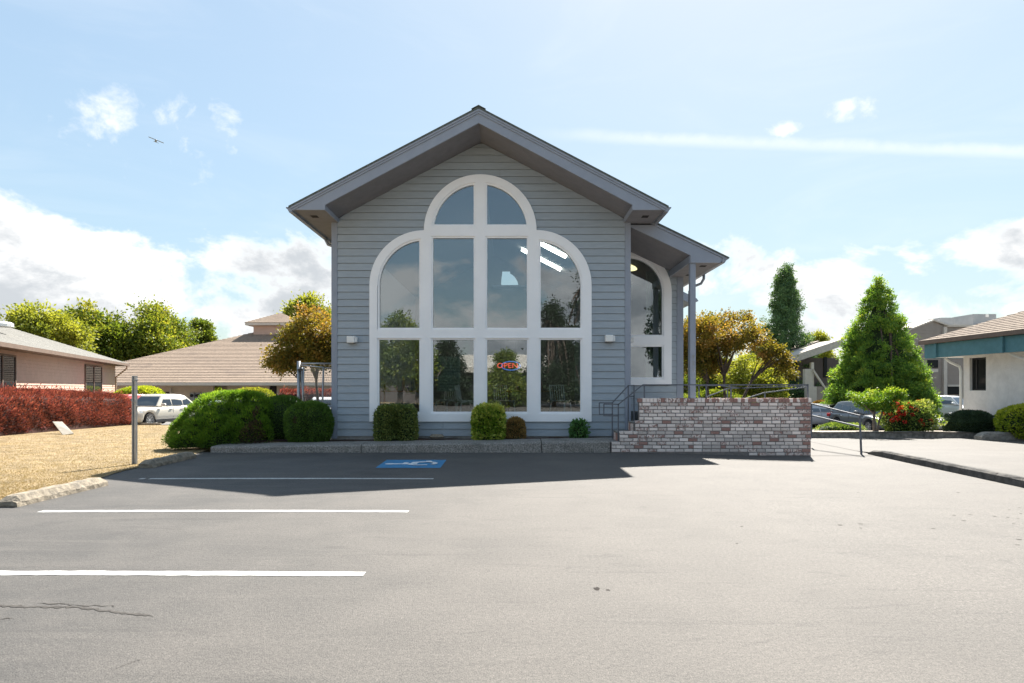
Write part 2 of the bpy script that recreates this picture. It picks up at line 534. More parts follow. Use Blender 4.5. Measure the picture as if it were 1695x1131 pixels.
asphalt_mat('lot_asphalt', (.058, .0560, .0550), (.086, .0795, .0745), edge=True)
asphalt_mat('pale_asphalt', (.074, .069, .065), (.088, .082, .077), seed=31.)
asphalt_mat('back_asphalt', (.14, .14, .145), (.17, .165, .16), seed=12.)
M('dry_grass', (.265, .20, .115), .95, .3, 2.2, .9, 70, dirt=(.30, .205, .085), dscale=.9)
M('earth', (.16, .14, .08), .95, .3, .4)
M('gravel', (.33, .29, .24), .95, .5, 40, 1., 50)

# ------------------------------------------------------------------ the ground
ys = list(np.linspace(-60, 10, 15)) + list(np.linspace(11, 62, 52)) + [80, 120, 300, 900, 3000]
grd = struct(drape('ground', 'earth', ys, lambda y: -3000 if y > 100 else -200, lambda y: 3000 if y > 100 else 200, 161, -.09))
def lot_l(y): return -6.62 - .1 * max(0, y - 8)
def lot_r(y): return 8.02 + .117 * (y - 10)
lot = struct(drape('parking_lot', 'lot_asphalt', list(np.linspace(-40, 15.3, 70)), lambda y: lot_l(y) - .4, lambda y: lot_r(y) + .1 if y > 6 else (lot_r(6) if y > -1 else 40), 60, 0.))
ramp_apron = struct(drape('walkway', 'pale_asphalt', list(np.linspace(15.32, 22, 24)), lambda y: 6.9, lambda y: lot_r(y) + .25, 10, .004))
lawn = struct(drape('lawn', 'dry_grass', list(np.linspace(-40, 7, 30)) + list(np.linspace(7.3, 33.3, 110)), lambda y: -48, lambda y: (lot_l(y) + .05 * sin(y * 3.1) if y < 15.2 else -7.3 - .30 * (y - 15.2)), 120, .012))
rear_lot = struct(drape('rear_parking', 'back_asphalt', list(np.linspace(28.5, 56, 46)), lambda y: (-60 if y > 33.0 else -12), lambda y: -5.2, 30, -.01))
side_lot = struct(drape('side_parking', 'pale_asphalt', list(np.linspace(2, 22.0, 50)), lambda y: lot_r(y) + .10, lambda y: 16.9, 24, lambda X, y: .010 + .112 * min(1, max(0, (16.6 - y) / 2.6))))
east_lot = struct(drape('east_parking', 'pale_asphalt', list(np.linspace(24.5, 60, 40)), lambda y: 6, lambda y: 60, 40, .0))
bed_r = struct(drape('gravel_bed', 'gravel', list(np.linspace(22.0, 25.2, 10)), lambda y: 10.0, lambda y: 17.4, 24, .17))
MATS['lawn_blade'] = FOL('lawn_blade', [(0, (.27, .18, .085)), (.45, (.315, .24, .135)), (.85, (.40, .315, .185)), (1, (.22, .22, .08))], .25, .7)
def blades():
    rng = np.random.default_rng(5); n = 150000
    Y = 7.2 + 26 * rng.random(n) ** 1.5
    X = np.array([lot_l(y) if y < 15.2 else -7.3 - .30 * (y - 15.2) for y in Y]) - .02 - rng.random(n) ** 1.15 * np.minimum(14, (Y * .8 - 5.6).clip(.3) + 1.2)
    C = np.stack([X, Y, gz(X, Y) + .008], 1)
    D = rng.normal(size=(n, 3)) * (.8, .8, .2) + (0, 0, .75)
    patch = wob(C, 3, 1.1)
    t = np.clip(.5 + .25 * rng.normal(size=n) * .8 + .12 * patch, 0, .86)
    green = (wob(C, 8, .9) > 1.05) & (rng.random(n) < .35)
    t[green] = 1.0
    return leaf_mesh('dry_grass_blades', C, D, .032, .006, 'lawn_blade', t, rng)
o = stuff(link('dry_grass', blades()))
o['label'] = 'sun bleached yellow lawn grass beside the asphalt'

# painted stall lines with worn ends
def stripe(x0, x1, y, w, ragged):
    b = MB(); rnd = random.Random(int(y * 100)); n = 60; top = []; bot = []
    for i in range(n + 1):
        x = x0 + (x1 - x0) * i / n
        bend = .03 * sin(i / n * 3.1)
        top.append((x, y + w / 2 + bend + rnd.uniform(-.008, .008))); bot.append((x, y - w / 2 + bend + rnd.uniform(-.008, .008)))
    for i in range(n):
        if ragged and i < 3 and rnd.random() < .4: continue
        q = [bot[i], bot[i + 1], top[i + 1], top[i]]
        b.add([(x, yy, float(gz(x, yy)) + .004) for x, yy in q], [(0, 1, 2, 3)])
    return struct(b.build('stall_line', 'paint_white', fix=False))
stripe(-6.25, -1.30, 10.68, .11, True)
stripe(-5.98, -1.26, 7.85, .12, True)
stripe(-6.6, -1.19, 5.2, .12, True)
stripe(-6.6, -1.15, 2.5, .12, False)
# blue square with the wheelchair symbol, drawn with its head towards the lawn
sq = MB().add([(-2.57, 12.14, .004), (-1.35, 12.14, .004), (-1.37, 13.5, .004), (-2.62, 13.5, .004)], [(0, 1, 2, 3)])
sq = sq.build('blue_square', 'paint_blue', fix=False)
tag(sq, 'faded blue painted square with a worn white wheelchair symbol on the asphalt', 'parking symbol')
def sym():
    b = MB()
    def U(u, v): return (-1.98 - (v - .5) * 1.0, 12.82 + (u - .5) * 1.0, .008)
    zl = [0.]
    def stroke(pts, w):
        for i in range(len(pts) - 1):
            a = Vector(pts[i]); c = Vector(pts[i + 1]); d = (c - a).normalized(); n = Vector((-d.y, d.x)) * w / 2; e = d * w * .3
            q = [a - n - e, c - n + e, c + n + e, a + n - e]
            zl[0] += .0007; b.add([(U(*p)[0], U(*p)[1], .007 + zl[0]) for p in q], [(0, 1, 2, 3)])
    b.add([U(.44 + .10 * cos(a), .93 + .10 * sin(a)) for a in np.linspace(0, 2 * pi, 15)[:-1]], [tuple(range(14))])
    stroke([(.44, .80), (.45, .52)], .14)
    stroke([(.45, .66), (.66, .64)], .095)
    stroke([(.45, .47), (.70, .46), (.82, .20)], .14)
    stroke([(.82, .20), (.92, .23)], .11)
    arc = [(.47 + .26 * cos(a), .30 + .26 * sin(a)) for a in np.linspace(radians(115), radians(345), 14)]
    stroke(arc[:6], .09); stroke(arc[7:], .09)
    me = b.build('wheelchair_symbol', 'paint_symbol', sq, fix=False)
sym()

# kerb in front of the planting bed: three cast lengths
kerb = thing('planter_kerb', 'wide grey concrete kerb with cracked joints below the window front', 'kerb', (-2.4, 15.2, 0))
def kerb_piece(x0, x1):
    def top(x): return .125 + .13 * (x + 7.1) / 9.43
    b = MB(); n = max(2, int((x1 - x0) / .25)); rnd = random.Random(int(x0 * 10) + 99)
    prof = []
    for i in range(n + 1):
        x = x0 + (x1 - x0) * i / n; t = top(x); j = rnd.uniform(-.008, .008)
        prof.append([(x, 15.2 + j, -.05), (x, 15.205 + j, t - .035), (x, 15.24 + j, t), (x, 16.02, t + .02), (x, 16.02, -.05)])
    base = len(b.v)
    for p in prof: b.v += p
    for i in range(n):
        for k in range(5):
            a = base + i * 5 + k; c = base + i * 5 + (k + 1) % 5
            b.f.append((a, a + 5, c + 5, c))
    b.f.append(tuple(base + k for k in range(5))); e = base + n * 5; b.f.append(tuple(e + k for k in range(4, -1, -1)))
    return b.build('kerb_length', 'kerb_aggregate', kerb)
kerb_piece(-7.10, -3.565); kerb_piece(-3.545, .69); kerb_piece(.71, 2.315)
mul = MB()
def mulch():
    n, k = 60, 10; V = []; Q = []
    for j in range(k + 1):
        for i in range(n + 1):
            x = -7.4 + 10.3 * i / n; y = 15.95 + .85 * j / k
            V.append((x, y, .17 + .01 * sin(x * 7 + y * 3) + .03 * sin(x * 1.7) * sin(j / k * 3.1) + .06 * (x + 7) / 9.4 * (1 if x > -3 else .6)))
    for j in range(k):
        for i in range(n):
            a = j * (n + 1) + i; Q.append((a, a + 1, a + n + 2, a + n + 1))
    return npmesh('planting_bed', np.array(V), np.array(Q), 'mulch')
struct(link('planting_bed', mulch()))

# ------------------------------------------------------------------ main building
YF = 16.7                     # wall face
XC = -.80                     # ridge
XL, XR = -4.668, 3.07
SL = .525
bld = thing('office_building', 'grey gabled building with tall white arched window wall and lap siding', 'building', (XC, 22, 0))
def zs_wall(x): return 7.86 - SL * abs(x - XC)          # wall top under the sloped soffit

# outline of the big window (frame centreline)
def win_half(z):
    """left and right limits of the window hole at height z, or None"""
    L = R = None
    if .66 <= z <= 4.16: L, R = -3.6, 1.97
    if 4.16 < z < 5.52:
        d = sqrt(max(0, 1.34 ** 2 - (z - 4.16) ** 2)); L, R = -2.26 - d, .63 + d
    if 5.52 <= z < 6.93:
        d = sqrt(max(0, 1.38 ** 2 - (z - 5.56) ** 2)); L, R = -.82 - d, -.82 + d
    return (L, R) if L is not None else None

def lap_courses(parent, x0, x1, z0, step, ztop, limit, hole, yf, m, thick=.024, nmax=60):
    """lap boards, each a wedge of its own, cut round the hole and under the slope"""
    k = 0
    while True:
        za = z0 + k * step; zb = min(za + step - .009, ztop); k += 1
        if za >= ztop - .03 or k > nmax: break
        La, Ra = limit(za); Lb, Rb = limit(zb)
        a0, a1 = max(x0, La), min(x1, Ra); b0, b1 = max(x0, Lb), min(x1, Rb)
        if b1 < b0: b0 = b1 = (b0 + b1) / 2
        if a1 - a0 < .05: continue
        ha, hb = hole(za), hole(zb)
        if ha is None and hb is None: segs = [((a0, a1), (b0, b1))]
        else:
            if ha is None: ha = hb
            if hb is None: hb = ha if za < 4 else ((ha[0] + ha[1]) / 2,) * 2
            segs = [((a0, ha[0]), (b0, hb[0])), ((ha[1], a1), (hb[1], b1))]
        cut = []
        for (p0, p1), (q0, q1) in segs:
            if min(p1, q1) - max(p0, q0) > 2.4:
                xm = max(p0, q0) + (min(p1, q1) - max(p0, q0)) * (.25 + .5 * ((k * .618) % 1))
                cut += [((p0, xm - .0025), (q0, xm - .0025)), ((xm + .0025, p1), (xm + .0025, q1))]
            else: cut.append(((p0, p1), (q0, q1)))
        for (p0, p1), (q0, q1) in cut:
            if p1 - p0 < .02 and q1 - q0 < .02: continue
            q1 = max(q1, q0 + .004); p1 = max(p1, p0 + .004)
            t0, t1 = thick, .003
            v = [(p0, yf - t0, za), (p1, yf - t0, za), (q1, yf - t1, zb), (q0, yf - t1, zb),
                 (p0, yf + .012, za), (p1, yf + .012, za), (q1, yf + .012, zb), (q0, yf + .012, zb)]
            MB().add(v, [(0, 1, 2, 3), (7, 6, 5, 4), (0, 4, 5, 1), (1, 5, 6, 2), (2, 6, 7, 3), (3, 7, 4, 0)]).build('lap_board', m, parent, fix=False)
def lim_main(z):
    d = (7.86 - z) / SL
    return (XC - d, XC + d)
lap_courses(bld, XL + .152, XR - .152, .265, .1865, 7.83, lim_main, win_half, YF, 'grey_siding')
# backing wall behind the boards, one mesh with the window opening
def backing(x0, x1, z0, z1, limit, hole, y0, y1, step=.09):
    b = MB(); z = z0
    while z < z1 - 1e-6:
        zn = min(z + step, z1)
        La, Ra = limit(z); Lb, Rb = limit(zn)
        a0, a1, b0, b1 = max(x0, La), min(x1, Ra), max(x0, Lb), min(x1, Rb)
        if b1 < b0: b0 = b1 = (b0 + b1) / 2
        h, hn = hole(z), hole(zn)
        if h is None or hn is None:
            hh = h or hn
            segs = [((a0, a1), (b0, b1))] if hh is None else [((a0, hh[0]), (b0, hh[0])), ((hh[1], a1), (hh[1], b1))]
        else: segs = [((a0, h[0]), (b0, hn[0])), ((h[1], a1), (hn[1], b1))]
        for (p0, p1), (q0, q1) in segs:
            if p1 - p0 > .005: b.prism([(p0, z), (p1, z), (max(q1, q0 + .001), zn), (q0, zn)], y0, y1)
        z = zn
    return b
backing(XL + .01, XR - .01, .1, 7.85, lim_main, win_half, YF + .014, YF + .14).build('wall', 'room_wall', bld, fix=False)
# corner boards, base
for (a, b_) in ((XL, XL + .15), (XR - .15, XR)):
    zt = zs_wall(a if a < 0 else b_) - .05
    MB().box(a, b_, YF - .028, YF + .15, .20, 5.84).build('corner_board', 'grey_trim', bld, bevel=.004)
MB().box(XL + .06, XR - .05, YF + .0, YF + .16, -.2, .262).build('foundation', 'concrete', bld)

# window frame: boards, arcs and an inner sash border round every pane
win = MB()
y0, y1 = YF - .055, YF + .10
def arc_ring(b, cx, cz, ro, ri, a0, a1, n, ya, yb):
    for i in range(n):
        t0 = a0 + (a1 - a0) * i / n; t1 = a0 + (a1 - a0) * (i + 1) / n
        p = [(cx + ri * cos(t0), cz + ri * sin(t0)), (cx + ro * cos(t0), cz + ro * sin(t0)), (cx + ro * cos(t1), cz + ro * sin(t1)), (cx + ri * cos(t1), cz + ri * sin(t1))]
        b.prism(p, ya, yb)
win.box(-3.68, 2.054, y0, y1, .64, .85)
win.box(-3.68, -3.48, y0, y1, .85, 4.16)
win.box(1.815, 2.054, y0, y1, .85, 4.16)
for a, b_ in ((-2.35, -2.087), (.43, .695)): win.box(a, b_, y0, y1, .85, 5.43)
win.box(-.946, -.688, y0, y1, .85, 5.43); win.box(-.946, -.688, y0, y1, 5.69, 6.86)
for a, b_ in ((-3.48, -2.35), (-2.087, -.946), (-.688, .43), (.695, 1.815)): win.box(a, b_, y0 + .003, y1, 2.80, 3.02)
win.box(-2.27, .63, y0 - .003, y1, 5.43, 5.69)
arc_ring(win, -2.26, 4.16, 1.42, 1.21, pi / 2, pi, 22, y0 - .001, y1)
arc_ring(win, .63, 4.16, 1.424, 1.19, 0, pi / 2, 22, y0 - .001, y1)
arc_ring(win, -.82, 5.57, 1.455, 1.255, -.02, pi + .02, 44, y0 + .002, y1)
def qarc(cx, cz, r, a0, a1, n): return [(cx + r * cos(a0 + (a1 - a0) * i / n), cz + r * sin(a0 + (a1 - a0) * i / n)) for i in range(n + 1)]
panes = []
for a, b_ in ((-3.48, -2.35), (-2.087, -.946), (-.688, .43), (.695, 1.815)): panes.append([(a, .85), (b_, .85), (b_, 2.80), (a, 2.80)])
for a, b_ in ((-2.087, -.946), (-.688, .43)): panes.append([(a, 3.02), (b_, 3.02), (b_, 5.43), (a, 5.43)])
panes.append([(-3.47, 3.02), (-2.35, 3.02)] + qarc(-2.26, 4.16, 1.21, pi / 2 + .075, pi, 16))
panes.append([(.695, 3.02), (1.815, 3.02)] + qarc(.63, 4.16, 1.19, 0, pi / 2 - .055, 16))
panes.append([(-.946, 5.69)] + qarc(-.82, 5.57, 1.255, pi / 2 + .10, pi - .096, 16))
panes.append([(-.688, 5.69)] + qarc(-.82, 5.57, 1.255, .096, pi / 2 - .105, 16))
def inset_poly(p, d):
    n = len(p); out = []
    for i in range(n):
        a, b_, c = Vector(p[i - 1]), Vector(p[i]), Vector(p[(i + 1) % n])
        e1 = (b_ - a).normalized(); e2 = (c - b_).normalized()
        n1 = Vector((-e1.y, e1.x)); n2 = Vector((-e2.y, e2.x))
        k = n1 + n2; out.append(tuple(b_ + k * (d / max(.3, 1 + n1.dot(n2)))))
    return out
def ccw(p):
    return p if sum(p[i - 1][0] * p[i][1] - p[i][0] * p[i - 1][1] for i in range(len(p))) > 0 else p[::-1]
panes = [ccw(p) for p in panes]
for p in panes:
    q = inset_poly(p, .045)
    for i in range(len(p)):
        j = (i + 1) % len(p)
        win.prism([p[i], p[j], q[j], q[i]], y0 + .03, y1 - .004)
window = win.build('window', 'white_trim', bld)
for p in panes:
    q = inset_poly(p, .04)
    MB().prism(q, YF + .035, YF + .047).build('pane', 'pane_glass', window)
# dark shadow line of the drip cap above the lower row of panes
for a, b_ in ((-3.48, -2.35), (-2.087, -.946), (-.688, .43), (.695, 1.815)):
    MB().box(a - .04, b_ + .04, y0 - .012, y0 + .003, 2.798, 2.812).build('drip_cap', 'white_trim', bld)

# roof: slabs, rake boards, soffits, boxed eaves, gutters
YR, YB = 15.48, 31.0
def zt(x): return 8.245 - .5225 * abs(x - XC)
def zf(x): return 7.87 - .533 * abs(x - XC)
EAVE = 4.57
for s in (-1, 1):
    X = lambda d: XC + s * d
    MB().prism([(X(0), zt(XC)), (X(EAVE - .02), zt(X(EAVE - .02))), (X(EAVE - .02), zt(X(EAVE - .02)) - .045), (X(0), zt(XC) - .045)][::(-1 if s > 0 else 1)], YR - .05, YB).build('roof', 'roof_shingle', bld)
    MB().prism([(X(0), zt(XC) - .048), (X(EAVE - .07), zt(X(EAVE - .07)) - .048), (X(EAVE - .07), zt(X(EAVE - .07)) - .095), (X(0), zt(XC) - .095)], YR - .040, YR + .04).build('rake_trim', 'grey_trim', bld)
    MB().prism([(X(0), zt(XC) - .098), (X(EAVE - .10), zt(X(EAVE - .10)) - .098), (X(EAVE - .10), zt(X(EAVE - .10)) - .150), (X(0), zt(XC) - .150)], YR - .022, YR + .04).build('rake_trim', 'grey_trim', bld)
    MB().prism([(X(.001), zt(XC) - .152), (X(EAVE - .10), zt(X(EAVE - .10)) - .152), (X(EAVE - .16), 5.785), (X(3.69), 5.785), (X(3.69), zf(X(3.69))), (X(.001), zf(XC))], YR, YR + .045).build('fascia', 'grey_trim', bld)
    MB().prism([(X(0), zf(XC) + .03), (X(3.69), zf(X(3.69)) + .03), (X(3.69), zf(X(3.69)) + .002), (X(0), zf(XC) + .002)], YR + .046, YF + .02).build('rake_soffit', 'soffit_shaded', bld)
    MB().box(*sorted((X(3.69), X(3.71))), YR + .046, YF + .016, 5.787, zf(X(3.70)) + .02).build('eave_return', 'grey_trim', bld)
    sof = MB().box(*sorted((X(3.712), X(EAVE - .13))), YR + .046, YB, 5.785, 5.805).build('eave_soffit', 'soffit_shaded', bld)
    for yy in (16.0, 18.1, 20.2):
        for q in (0, 1):
            MB().box(*sorted((X(4.04), X(4.20))), yy + q * .11, yy + .07 + q * .11, 5.775, 5.787).build('vent', 'dark_vent', sof)
    zg = zt(X(EAVE)) - .02
    MB().box(*sorted((X(EAVE - .128), X(EAVE - .10))), YR + .046, YB, 5.78, zg).build('eave_fascia', 'grey_trim', bld)
    prof = [(X(EAVE - .098), zg), (X(EAVE - .098), zg - .10), (X(EAVE - .03), zg - .12), (X(EAVE + .0), zg - .06), (X(EAVE + .045), zg - .02), (X(EAVE + .045), zg + .005), (X(EAVE + .03), zg + .005)]
    MB().prism(prof, YR - .03, YB).build('gutter', 'gutter_grey', bld)
MB().prism([(XC - .17, 8.185), (XC, 8.275), (XC + .17, 8.185), (XC, 8.25)], YR - .07, YB).build('ridge_cap', 'roof_shingle', bld)
MB().tube([(-5.28, 18.3, 5.84), (-5.28, 18.3, 5.70), (-5.22, 18.3, 5.58), (-5.0, 18.3, 5.50), (-4.80, 18.3, 5.42), (-4.73, 18.3, 5.25), (-4.73, 18.3, .1)], .042, 8).build('downspout', 'gutter_grey', bld, smooth=True)
# roof fill, side walls and back of the hall
def no_hole(z): return None
def back_hole(z):
    if 6.27 < z < 6.98:
        d = sqrt(max(0, .72 ** 2 - (z - 6.27) ** 2)); return (-.42 - d * .12, -.42 + d)
    return None
backing(XL, XR, -.2, 7.8, lim_main, back_hole, 30.2, 30.4).build('back_wall', 'room_wall', bld, fix=False)
MB().box(XL + .02, XL + .15, YF + .16, 30.19, -.6, 5.79).build('side_wall', 'grey_siding', bld)
MB().box(XR - .15, XR - .02, YF + .16, 30.19, -.6, 5.79).build('side_wall', 'grey_siding', bld)
MB().box(XL + .16, XR - .16, YF + .15, 30.19, .18, .72).build('hall_floor', 'room_floor', bld)
for s in (-1, 1):
    X = lambda d: XC + s * d
    MB().prism([(X(0), 7.72), (X(3.7), 5.80), (X(3.7), 5.75), (X(0), 7.67)], YF + .16, 30.19).build('hall_ceiling', 'room_wall', bld)
# tube lights on the east slope of the ceiling
for yy in (22.9, 25.4):
    for d0, d1 in ((1.20, 2.75),):
        z_ = lambda d: 7.66 - .519 * d
        MB().slab((XC + d0, yy, z_(d0)), (XC + d1, yy, z_(d1)), (XC + d1, yy + .32, z_(d1)), (XC + d0, yy + .32, z_(d0)), .07).build('tube_light', 'tube_light', bld)
for p in ((.55, 21, 6.6),): pass
MB().box(-.9, .8, 29.6, 30.15, 6.16, 6.24).build('high_sill', 'grey_trim', bld)

# east wing: recessed wall with its own arched window under a shed porch roof
YW = 19.0
XW = 5.04
def zp(x): return 6.13 - .480 * (x - 3.07)
def lim_w(z): return (2.9, XW if z < 4.9 else min(XW, 3.07 + (5.76 - z) / .49))
def wing_hole(z):
    if 1.66 <= z <= 4.33: return (2.95, 4.6)
    if 4.33 < z < 5.55: return (2.95, 3.41 + sqrt(max(0, 1.2 ** 2 - (z - 4.33) ** 2)))
    return None
lap_courses(bld, 3.09, XW - .19, .83, .1865, 5.72, lim_w, wing_hole, YW, 'grey_siding')
backing(3.08, XW - .01, .3, 5.5, lim_w, wing_hole, YW + .014, YW + .14).build('wall', 'room_wall', bld, fix=False)
MB().box(XW - .19, XW, YW - .03, YW + .15, .3, 4.775).build('corner_board', 'grey_trim', bld, bevel=.004)
w2 = MB(); y0, y1 = YW - .055, YW + .10
w2.box(3.08, 4.69, y0, y1, 1.59, 1.776); w2.box(4.46, 4.69, y0, y1, 1.776, 4.33); w2.box(3.08, 4.46, y0 + .003, y1, 2.77, 3.03)
arc_ring(w2, 3.41, 4.33, 1.28, 1.05, 0, pi / 2, 24, y0 - .001, y1); w2.box(3.08, 3.41, y0, y1, 5.38, 5.61); w2.box(3.08, 3.2, y0 + .004, y1, 1.776, 5.38)
pw = [[(3.2, 1.776), (4.46, 1.776), (4.46, 2.77), (3.2, 2.77)], [(3.2, 3.03), (4.46, 3.03)] + qarc(3.41, 4.33, 1.05, 0, pi / 2, 16) + [(3.2, 5.38)]]
for p in pw:
    q = inset_poly(p, .045)
    for i in range(len(p)):
        j = (i + 1) % len(p); w2.prism([p[i], p[j], q[j], q[i]], y0 + .03, y1 - .004)
window2 = w2.build('window', 'white_trim', bld)
for p in pw: MB().prism(inset_poly(p, .04), YW + .035, YW + .047).build('pane', 'pane_glass', window2)
MB().box(3.44, 3.57, YW - .13, YW - .055, 2.85, 2.98).build('sensor_box', 'white_metal', bld, bevel=.01)
# room behind it
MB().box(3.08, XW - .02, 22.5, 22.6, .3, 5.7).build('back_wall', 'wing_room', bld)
MB().box(XW - .13, XW - .02, YW + .15, 30, -.6, 4.78).build('side_wall', 'grey_siding', bld)
MB().slab((3.08, YW + .15, 5.72), (XW, YW + .15, 4.85), (XW, 22.5, 4.85), (3.08, 22.5, 5.72), .03).build('hall_ceiling', 'room_wall', bld)
MB().box(3.08, XW - .13, YW + .15, 22.5, .7, .82).build('hall_floor', 'room_floor', bld)
dl = MB().lathe([(0, -.02), (.26, -.02), (.34, .03), (.30, .09), (0, .10)], 20, (3.72, 20.6, 5.30)); dl.build('ceiling_lamp', 'dome_light', bld, smooth=True)
cb = MB()
for i in range(24):
    xa = 4.02 + i * .036; d = .04 * sin(i * 1.9)
    cb.box(xa, xa + .037, YW + .35 + d, YW + .37 + d, .85, 5.0)
cb.build('curtain', 'curtain', bld)
# porch roof
YP = 16.76
pf = [(3.075, 5.70), (4.64, 4.955), (4.64, 4.765), (5.40, 4.765), (5.53, 4.85), (3.66, 5.745), (3.075, 5.745)]
MB().prism([p for p in pf], YP, YP + .045).build('fascia', 'grey_trim', bld)
MB().prism([(3.60, 5.775), (5.54, 4.855), (5.60, 4.872), (3.62, 5.822)], YP - .025, YP + .04).build('rake_trim', 'grey_trim', bld)
MB().prism([(3.62, 5.826), (5.60, 4.876), (5.64, 4.895), (3.64, 5.862)], YP - .045, YB).build('roof', 'roof_shingle', bld)
MB().prism([(3.075, 5.725), (4.64, 4.980), (4.64, 4.957), (3.075, 5.702)], YP + .046, YW + .01).build('rake_soffit', 'soffit_shaded', bld)
MB().box(4.62, 4.64, YP + .046, YW, 4.767, 4.955).build('eave_return', 'grey_trim', bld)
sof = MB().box(4.642, 5.42, YP + .046, YB, 4.765, 4.785).build('eave_soffit', 'soffit_shaded', bld)
for yy in (17.15, 18.5, 20.4):
    for q in (0, 1): MB().box(5.02, 5.18, yy + q * .1, yy + .065 + q * .1, 4.756, 4.767).build('vent', 'dark_vent', sof)
MB().box(5.422, 5.45, YP + .046, YB, 4.76, 4.88).build('eave_fascia', 'grey_trim', bld)
MB().prism([(5.455, 4.875), (5.455, 4.775), (5.52, 4.755), (5.56, 4.82), (5.64, 4.87), (5.64, 4.895), (5.62, 4.895)], YP - .02, YB).build('gutter', 'gutter_grey', bld)
MB().tube([(5.53, 18.6, 4.80), (5.53, 18.6, 4.66), (5.45, 18.6, 4.52), (5.2, 18.6, 4.42), (5.12, 18.6, 4.30), (5.11, 18.6, .0)], .04, 8).build('downspout', 'gutter_grey', bld, smooth=True)
post = MB().box(4.645, 4.792, YP + .06, YP + .207, .82, 4.764).build('post', 'grey_trim', bld, bevel=.006)
M('numeral', (.30, .31, .30), .5)
for i, ch in enumerate('921'):
    cu = bpy.data.curves.new('numeral', 'FONT'); cu.body = ch; cu.size = .15; cu.extrude = .004; cu.align_x = 'CENTER'
    cu.materials.append(MATS['numeral'])
    n_ = text_mesh('numeral', cu, post)
    n_.rotation_euler = (radians(90), 0, 0); n_.location = (4.722, YP + .055, 2.27 - i * .16)
# rear cross gable whose eave shows past the porch
MB().prism([(5.2, 6.25), (7.45, 5.12), (7.52, 5.02), (7.2, 4.93), (5.2, 5.85)], 26.0, 30).build('rear_gable', 'grey_trim', bld)

# wall lamps
def wall_lamp(x, z, label):
    t = thing('wall_lamp', label, 'wall lamp', (x, YF - .02, z), group='white wall lamps beside the window')
    MB().box(-.125, .075, -.17, 0, -.085, .09).build('housing', 'white_metal', t, local=True, bevel=.012)
    MB().box(.076, .125, -.13, -.01, -.07, .075).build('shade', 'white_metal', t, local=True, bevel=.01)
    MB().box(-.12, .07, -.16, -.02, -.092, -.086).build('diffuser', 'room_wall', t, local=True)
wall_lamp(-4.11, 2.75, 'white box wall lamp on siding left of the big window')
wall_lamp(2.52, 2.78, 'white box wall lamp on siding beside the porch steps')

# ------------------------------------------------------------------ things inside the hall, seen through the glass
sgn = thing('open_sign', 'red neon OPEN sign with blue oval border hanging inside the third lower window pane', 'neon sign', (-.10, 17.15, 2.10))
cu = bpy.data.curves.new('open_letters', 'FONT'); cu.body = 'OPEN'; cu.size = .235; cu.extrude = .012; cu.align_x = 'CENTER'; cu.align_y = 'CENTER'
cu.materials.append(MATS['neon_red'])
tx = text_mesh('letters', cu, sgn); tx.rotation_euler = (radians(90), 0, 0); tx.location = (-.02, 0, 0); tx.scale = (.92, .78, 1)
MB().tube([(.07 + .25 * cos(a), .02, .115 * sin(a)) for a in np.linspace(0, 2 * pi, 33)], .011, 6, cap=False).build('border', 'neon_blue', sgn, local=True)
MB().tube([(-.2, .02, .11), (-.2, .03, .75)], .004, 4).build('hanging_wire', 'dark', sgn, local=True)
MB().tube([(.2, .02, .11), (.2, .03, .75)], .004, 4).build('hanging_wire', 'dark', sgn, local=True)
ps = MB().box(-2.02, -1.40, 17.45, 17.47, 1.42, 2.36).build('notice_sheet', 'sheet_paper')
tag(ps, 'pale green handwritten notice sheet inside the second lower window pane', 'notice')
ln = MB(); rnd = random.Random(2)
for i in range(9):
    z_ = 2.2 - i * .085; x_ = -1.97
    while x_ < -1.5:
        w_ = rnd.uniform(.03, .09); ln.box(x_, x_ + w_, 17.444, 17.449, z_, z_ + .008); x_ += w_ + .02
ln.build('handwriting', 'dark', ps)
def wire_chair(x, y, rz, label):
    t = thing('wire_chair', label, 'chair', (x, y, .72), rz, 'white wire chairs inside the hall')
    for s in (-1, 1):
        MB().tube([(s * .22, -.22, 0), (s * .20, -.16, .40), (s * .20, .0, .45), (s * .20, .18, .40), (s * .22, .24, 0)], .023, 6).build('leg_hoop', 'chair_wire', t, local=True)
    MB().box(-.21, .21, -.2, .2, .445, .465).build('seat', 'chair_wire', t, local=True, bevel=.008)
    MB().tube([(-.2, .18, .45), (-.2, .26, .86), (.2, .26, .86), (.2, .18, .45)], .023, 6).build('back_hoop', 'chair_wire', t, local=True)
    for k in range(5): MB().tube([(-.14 + k * .07, .185, .46), (-.14 + k * .07, .258, .85)], .010, 4).build('back_rod', 'chair_wire', t, local=True)
wire_chair(-1.22, 17.18, 1.9, 'white wire chair facing sideways behind the second lower pane')
wire_chair(-1.85, 17.95, -.6, 'white wire chair behind the hanging notice sheet')
wire_chair(-.2, 17.25, .5, 'white wire chair below the neon sign')
wire_chair(1.3, 17.2, 2.6, 'white wire chair behind the rightmost lower pane')
M('table_wood', (.22, .12, .07), .5, .2, 3)
M('clutter_pink', (.55, .30, .28), .6); M('clutter_blue', (.16, .2, .32), .6); M('clutter_cream', (.34, .31, .26), .7)
def hall_table(x, y, label, seed):
    t = thing('display_table', label, 'table', (x, y, .72))
    MB().box(-.7, .7, -.35, .35, .68, .72).build('tabletop', 'table_wood', t, local=True, bevel=.006)
    for sx in (-.64, .64):
        for sy in (-.3, .3): MB().box(sx - .025, sx + .025, sy - .025, sy + .025, 0, .68).build('leg', 'table_wood', t, local=True)
    return t
hall_table(-2.85, 17.35, 'wooden table behind the leftmost lower pane', 1)
hall_table(.55, 17.5, 'wooden table with bottles behind the rightmost mullion of the window', 2)
rnd = random.Random(7)
